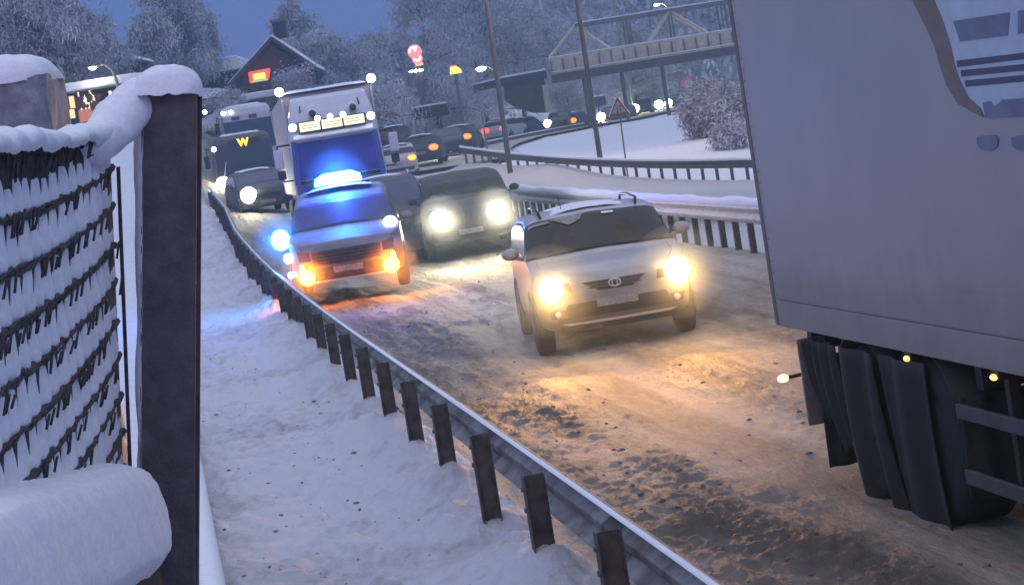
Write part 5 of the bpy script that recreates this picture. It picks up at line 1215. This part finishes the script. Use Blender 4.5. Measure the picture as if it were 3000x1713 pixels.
# ------------------------------------------------------------------ buildings
YH = 124
hb = at(765, 300, YH); M['red_wood'] = mat('dark_red_wood', (.06, .018, .020), .85, noise=.4, scale=1.2)
hs = thing('red_house', 'dark red steep-gabled house with a glowing red and yellow sign behind the white truck', 'house', hb); O = Vector(hb)
G_ = {k: at(x, y, YH) - O for k, (x, y) in dict(l=(672, 246), r=(885, 205), p=(800, 112), bl=(715, 285), br=(890, 255)).items()}
apx = (G_['l'].x + G_['r'].x) / 2 + .75; ze = (G_['l'].z + G_['r'].z) / 2 - .1; zp = G_['p'].z - .15
wl, wr_ = G_['l'].x + .75, G_['r'].x
MB().prism([(wl, -2.5), (wr_, -2.5), (wr_, ze + .3), (apx, zp - .25), (wl, ze + .55)], 'y', 0, 9).build('wall', M['red_wood'], hs)
rf = MB(); rf.prism([(G_['l'].x, ze - .25), (apx, zp), (wr_ + .9, ze - .1), (wr_ + .9, ze + .12), (apx, zp + .22), (G_['l'].x, ze - .03)], 'y', -.6, 9.4); roof = rf.build('roof', mat('dark_roof', (.05, .035, .04), .8), hs)
rs = MB(); rs.prism([(G_['l'].x - .05, ze - .02), (apx, zp + .23), (wr_ + .95, ze + .13), (wr_ + .95, ze + .24), (apx, zp + .33), (G_['l'].x - .05, ze + .06)], 'y', -.5, 9.4); rs.build('snow', M['snow_soft'], roof, bevel=.08)
MB().box((apx + .25, 3, zp + .75), (.75, .75, 1.0)).build('chimney', M['dirt_black'], roof); MB().box((apx + .25, 3, zp + 1.30), (1.0, 1.0, .16)).build('chimney_cap', M['bridge_dark'], roof)
c0 = at(760, 222, YH) - O
sg = MB().prism([(c0.x - .62, c0.z - .38), (c0.x + .55, c0.z - .25), (c0.x + .72, c0.z + .34), (c0.x - .62, c0.z + .30)], 'y', -.14, -.01).build('lit_sign', M['sign_red'], hs, bevel=.06)
MB().box((c0.x, -.16, c0.z - .04), (.72, .06, .36)).build('sign_panel', M['sign_yellow'], sg, bevel=.05)
MB().box((c0.x, -.15, c0.z - .30), (.95, .06, .10)).build('sign_edge', lampmat('greenish', (.7, .9, .3), .8), sg)
lamp('sign_glow', hs, (c0.x, -1.0, c0.z + .2), (1, .12, .03), 18, None, size=.3)
for x in (G_['bl'].x + .5, G_['bl'].x + 2.4):
    w_ = MB().box((x, -.01, -.4), (1.0, .08, 1.1)).build('window', M['bridge_dark'], hs); MB().box((x, -.05, -.4), (.86, .03, .96)).build('pane', M['glass'], w_)
def house(name, label, Y, x0, x1, yb, ytop, yroof, wall_m, D=7, wins=(), snow=.25, cat='house'):
    a, b = at(x0, yb, Y), at(x1, yb, Y); c_ = (a + b) / 2; O = Vector((c_.x, c_.y, gz(c_.x, c_.y))); t = thing(name, label, cat, O)
    hw = abs(b.x - a.x) / 2; ze = at((x0 + x1) / 2, ytop, Y).z - O.z; zr = at((x0 + x1) / 2, yroof, Y).z - O.z
    MB().prism([(-hw, -2.5), (hw, -2.5), (hw, ze), (-hw, ze)], 'y', 0, D).build('wall', wall_m, t)
    r_ = MB().prism([(-hw - .3, ze + .003), (hw + .3, ze + .003), (hw * .96, zr), (-hw * .96, zr)], 'y', -.5, D + .4).build('roof', M['bridge_dark'], t)
    MB().prism([(-hw - .35, ze + .06), (hw + .35, ze + .06), (hw + .2, ze + .06 + snow), (hw * .96, zr + snow), (-hw * .96, zr + snow), (-hw - .2, ze + .06 + snow)], 'y', -.56, D + .5).build('snow', M['snow_soft'], r_, bevel=.08)
    for (wx0, wx1, wy0, wy1, m) in wins:
        p, q_ = at(wx0, wy0, Y) - O, at(wx1, wy1, Y) - O
        f_ = MB().box(((p.x + q_.x) / 2, -.02, (p.z + q_.z) / 2), (abs(q_.x - p.x) + .12, .08, abs(q_.z - p.z) + .12)).build('window', M['bridge_dark'], t)
        MB().box(((p.x + q_.x) / 2, -.07, (p.z + q_.z) / 2), (abs(q_.x - p.x), .04, abs(q_.z - p.z))).build('pane', m, f_)
    return t
M['dark_wood'] = mat('dark_wood', (.05, .035, .04), .9, noise=.4, scale=1.5); M['grey_wall'] = mat('grey_wall', (.16, .16, .19), .9, noise=.3, scale=1)
shop = house('shop_building', 'low dark shop with a wide glowing orange window left of the leaning post', 96, 150, 430, 350, 262, 246, M['dark_wood'], 9,
      [(202, 222, 284, 316, M['lit_window']), (228, 283, 270, 316, M['lit_window2']), (204, 222, 322, 345, M['lit_window']), (230, 292, 322, 350, lampmat('warm_dim', (1, .32, .18), .55)), (319, 333, 268, 305, M['lit_window2'])], .22, 'shop')
rg = random.Random(77); O = Vector(shop.location); m_ = MB()
for k in range(26):
    x, y = rg.uniform(228, 292), rg.uniform(268, 318); p = at(x, y, 95.75) - O; m_.ball((p.x, p.y, p.z), rg.uniform(.06, .14), 6, 4, (1, .4, 1.4), .3, rg)
m_.build('window_display', mat('display_dark', (.12, .05, .03), .8), shop)
house('dark_cabin', 'small black cabin under a snowy roof on the slope, above the leaning post', 116, 366, 405, 222, 182, 176, M['dark_wood'], 4, (), .2)
house('flat_roofed_shed', 'long low shed with a snowy flat roof, right of the lit shop window', 99, 318, 470, 262, 238, 233, M['dark_wood'], 5, (), .25)
house('brown_house', 'brown house with snow-covered roof left of the red gabled house', 135, 585, 715, 262, 214, 186, M['dark_wood'], 7, [(660, 690, 206, 228, M['glass'])], .35)
house('grey_house', 'low grey building with dark windows between the red house and the white truck', 120, 715, 860, 320, 288, 278, M['grey_wall'], 6, [(722, 752, 290, 308, M['glass']), (775, 800, 286, 304, M['glass'])], .25)

# ------------------------------------------------------------------ frosty trees
def tree_data(seed, H, spread, kind, n):
    """birch-like skeleton and many thin frosted twigs; returns (wood MB, crown verts, crown faces)"""
    rg = random.Random(seed); wood = MB(); segs = []
    lean = Vector((rg.uniform(-.05, .05), rg.uniform(-.05, .05), 1))
    tr = [lean * (H * .93 * i / 9) + Vector((rg.uniform(-.1, .1), rg.uniform(-.1, .1), 0)) * (i / 4) for i in range(10)]; tr[0] = Vector((0, 0, -.5))
    r0 = H * .014 + .03
    wood.tube(tr, [r0 * (1 - .9 * i / 9) + .015 for i in range(10)], 7)
    nb = int(26 + H * 1.4) if kind != 'shrub' else 30
    for k in range(nb):
        f = rg.uniform(.18 if kind == 'birch' else .05, .97); i = min(int(f * 9), 8); p0 = tr[i].lerp(tr[i + 1], f * 9 - i); a = rg.uniform(0, 2 * math.pi)
        if kind == 'birch': l = spread * (0.35 + 1.0 * math.sin(math.pi * (f * .85 + .1)) ** .8) * rg.uniform(.55, 1.1); rise = .75 - .4 * (1 - f)
        elif kind == 'spruce': l = spread * (1.08 - f) * rg.uniform(.75, 1.1); rise = -.18
        else: l = spread * rg.uniform(.5, 1.1); rise = rg.uniform(.4, 1.3)
        d = Vector((math.cos(a), math.sin(a), rise)); p = Vector(p0); path = [p.copy()]
        for q in range(6):
            d = (d + Vector((rg.uniform(-.25, .25), rg.uniform(-.25, .25), -.13 if kind == 'birch' else (.05 if kind == 'spruce' else -.1)))).normalized(); p = p + d * l / 6; path.append(p.copy())
        wood.tube(path, [max(r0 * .34 * (1 - q / 6.5), .012) for q in range(7)], 4, False); segs.append((path, l))
        for z in range(4):
            c = rg.randint(2, 6); p = path[c].copy(); d2 = Vector((rg.uniform(-1, 1), rg.uniform(-1, 1), rg.uniform(-.3, .8))).normalized(); pa = [p.copy()]
            for q in range(4): d2 = (d2 + Vector((0, 0, -.22))).normalized(); p = p + d2 * l * .13; pa.append(p.copy())
            segs.append((pa, l * .55)); wood.tube(pa, [.016, .013, .011, .01, .008], 3, False)
    npr = np.random.RandomState(seed); W = np.array([s[1] for s in segs]); W /= W.sum()
    idx = npr.choice(len(segs), n, p=W); V = np.zeros((n, 4, 3)); PA = [np.array([list(v) for v in s[0]]) for s in segs]
    u = npr.rand(n) ** .75
    for j in range(n):
        pa = PA[idx[j]]; g = u[j] * (len(pa) - 1); a = int(min(g, len(pa) - 2)); V[j, :] = pa[a] * (1 - g + a) + pa[a + 1] * (g - a)
    sc = .30 if kind != 'shrub' else .22
    off = npr.normal(0, sc, (n, 3)); off[:, 2] -= .05; C = V[:, 0] + off
    dn = npr.normal(0, .55, (n, 3)); dn[:, 2] -= .9 if kind == 'birch' else .2
    dn /= np.linalg.norm(dn, axis=1, keepdims=True); ln = npr.uniform(.10, .34, (n, 1)) * (.8 if kind == 'shrub' else 1); sd = np.cross(dn, npr.normal(0, 1, (n, 3))); sd /= np.linalg.norm(sd, axis=1, keepdims=True)
    wd = npr.uniform(.018, .055, (n, 1)) * (.8 if kind == 'shrub' else 1)
    V[:, 0] = C - sd * wd; V[:, 1] = C + sd * wd; V[:, 2] = C + dn * ln + sd * wd * .5; V[:, 3] = C + dn * ln - sd * wd * .5
    return wood, V.reshape(-1, 3)
def quads_obj(name, V, m, parent):
    n = len(V) // 4; me = bpy.data.meshes.new(name); me.vertices.add(len(V)); me.vertices.foreach_set('co', V.reshape(-1))
    me.loops.add(n * 4); me.loops.foreach_set('vertex_index', np.arange(n * 4)); me.polygons.add(n); me.polygons.foreach_set('loop_start', np.arange(n) * 4); me.polygons.foreach_set('loop_total', np.full(n, 4)); me.update(calc_edges=True)
    me.materials.append(m); o = bpy.data.objects.new(name, me); COL.objects.link(o); o.parent = parent; return o
_cache = {}
def tree(label, bx, Y, top_y, spread, kind='birch', seed=1, n=9000, m=None, name=None, cat='tree', group=None, by=None, H=None):
    """trunk foot under photo column bx, crown top at photo row top_y"""
    g = at(bx, by if by else 300, Y)
    for _ in range(4):
        z = gz(g.x, g.y); p = px((g.x, g.y, z)); g = at(bx, p[1], Y)
    z = gz(g.x, g.y); 
    if H is None:
        q = at(bx, top_y, Y); H = max(q.z - z, .8)
    t = thing(name or {'birch': 'frosty_birch', 'spruce': 'frosty_spruce', 'shrub': 'frosty_bush'}[kind], label, cat, (g.x, g.y, z), random.Random(seed).uniform(0, 6), group)
    wood, V = tree_data(seed, H, spread, kind, int(n * 2.0))
    if kind != 'shrub': wood.build('trunk', M['bark'], t, smooth=True)
    else: wood.build('stems', M['bark'], t, smooth=True)
    quads_obj('crown', V, m or M['frost'], t); return t
TG = 'frosty trees along the slope'
FD = M['frost_dark']
tree('huge frosty birch filling the upper left corner', 20, 104, -250, 2.8, 'birch', 1, 12000, FD, group=TG)
tree('tall frosty tree with dark trunk above the iced box', 140, 101, -220, 2.2, 'birch', 2, 12000, FD, group=TG)
tree('frosty tree with two dark stems left of the gap of blue sky', 228, 107, -160, 1.25, 'birch', 3, 12000, FD, group=TG)
tree('lower frosty tree whose crown slopes down beside the black cabin', 322, 112, 105, 1.2, 'birch', 4, 8000, FD, group=TG)
tree('broad rounded frosty birch between the black cabin and the brown house', 535, 128, -70, 1.75, 'birch', 5, 12000, FD, group=TG)
tree('smaller frosty birch on the right flank of the broad rounded one', 590, 134, 10, 1.25, 'birch', 6, 7000, FD, group=TG)
tree('smaller frosty birch on the left flank of the broad rounded one', 475, 124, 20, 1.2, 'birch', 16, 7000, FD, group=TG)
tree('tall snowy spruce rising behind the red house chimney', 880, 140, -60, 3.4, 'spruce', 7, 12000, FD, group=TG)
tree('frosty tree leaning over the right side of the red house', 960, 132, 105, 3.0, 'birch', 8, 9000, FD, group=TG)
tree('snowy bush in front of the red house wall', 905, 118, 190, 1.6, 'shrub', 9, 6000, M['frost'], group=TG)
tree('wide frosty thicket right of the truck roof lamp', 1055, 135, 145, 2.6, 'birch', 10, 8000, FD, group=TG)
tree('frosty thicket under the pink neon sign', 1160, 150, 205, 1.8, 'shrub', 11, 8000, FD, group=TG)
tree('frosty tree left of the pink neon sign, behind the thicket', 1120, 165, 110, 2.6, 'birch', 12, 8000, FD, group=TG)
tree('tall bare-stemmed frosty birch right of the pink neon sign', 1303, 150, -90, 2.9, 'birch', 13, 10000, FD, group=TG)
tree('tall frosty birch behind the thick grey pole', 1435, 172, -80, 3.6, 'birch', 14, 11000, FD, group=TG)
tree('frosty birch left of the truss end of the footbridge', 1545, 178, -50, 3.8, 'birch', 15, 10000, FD, group=TG)
tree('frosty bush beneath the bridge approach', 1370, 158, 240, 2.0, 'shrub', 17, 5000, M['frost'], group=TG)
tree('frosty birch just behind the left bay of the bridge', 1650, 195, 30, 3.6, 'birch', 18, 9000, FD, group=TG)
tree('dim tree seen through the middle of the truss', 1870, 210, 60, 3.0, 'birch', 19, 8000, FD, group=TG)
tree('bare dark tree with forked trunk right of the truck', 1152, 118, 215, 1.7, 'birch', 20, 2500, M['frost'], group=TG, name='bare_tree')
tree('round frosty bush beside the white trailer edge', 2078, 99, 265, .95, 'shrub', 21, 7500, M['frost'], name='frosty_bush', group='bushes by the bend')
tree('frosty bush squeezed against the trailer, right of the round one', 2160, 97, 275, .95, 'shrub', 22, 7500, M['frost'], group='bushes by the bend')
tree('low snowy shrub in front of the frosty bushes', 2140, 88, 400, .55, 'shrub', 23, 2500, M['frost'], group='bushes by the bend')
tree('snowy bush at the foot of the red house wall, left end', 680, 116, 272, .9, 'shrub', 24, 3500, M['frost'], group=TG)
tree('frosty bush under the bridge beside the piers', 1680, 185, 250, 2.2, 'shrub', 25, 5000, FD, group=TG)
tree('frosty thicket in front of the birch right of the neon sign', 1255, 150, 235, 1.5, 'shrub', 26, 4000, FD, group=TG)
tree('frosty thicket covering the bank above the signboard', 1200, 145, 255, 1.3, 'shrub', 27, 3000, FD, group=TG)

# the distant wooded hillside behind the bridge: reads as one mass
npr = np.random.RandomState(5); VV = []
for k in range(420):
    x = npr.uniform(2, 110); y = npr.uniform(235, 330); z = gz(x, y); h = npr.uniform(7, 13); w = npr.uniform(1.6, 2.8); n = 170
    f = npr.rand(n) ** .8; a = npr.uniform(0, 6.28, n); r_ = w * (1.05 - f) * npr.uniform(.5, 1.1, n)
    C = np.c_[x + r_ * np.cos(a), y + r_ * np.sin(a), z + .3 + f * h]; s1 = npr.normal(0, .28, (n, 3)); s2 = npr.normal(0, .20, (n, 3)); s2[:, 2] -= .25
    VV.append(np.stack([C - s1, C - s2, C + s1, C + s2], 1).reshape(-1, 3))
fo = quads_obj('forest', np.concatenate(VV), M['frost_dark'], None); fo['kind'] = 'stuff'; fo['label'] = 'dim frosty forest on the far hillside behind the footbridge'; fo['category'] = 'forest'

# ------------------------------------------------------------------ cold misty air
hz = MB().box((0, 185, 45), (760, 400, 130)).build('haze', None or M['snow'], None); hz['kind'] = 'stuff'
hm = bpy.data.materials.new('haze'); hm.use_nodes = True; nt = hm.node_tree; nt.nodes.clear()
o_ = nt.nodes.new('ShaderNodeOutputMaterial'); pv_ = nt.nodes.new('ShaderNodeVolumePrincipled'); pv_.inputs['Color'].default_value = (.45, .74, 1, 1); pv_.inputs['Density'].default_value = HAZE; pv_.inputs['Anisotropy'].default_value = .45
nt.links.new(pv_.outputs[0], o_.inputs['Volume']); hz.data.materials.clear(); hz.data.materials.append(hm)
hz['label'] = 'cold misty air'; hz['category'] = 'haze'
if HAZE <= 0: bpy.data.objects.remove(hz)
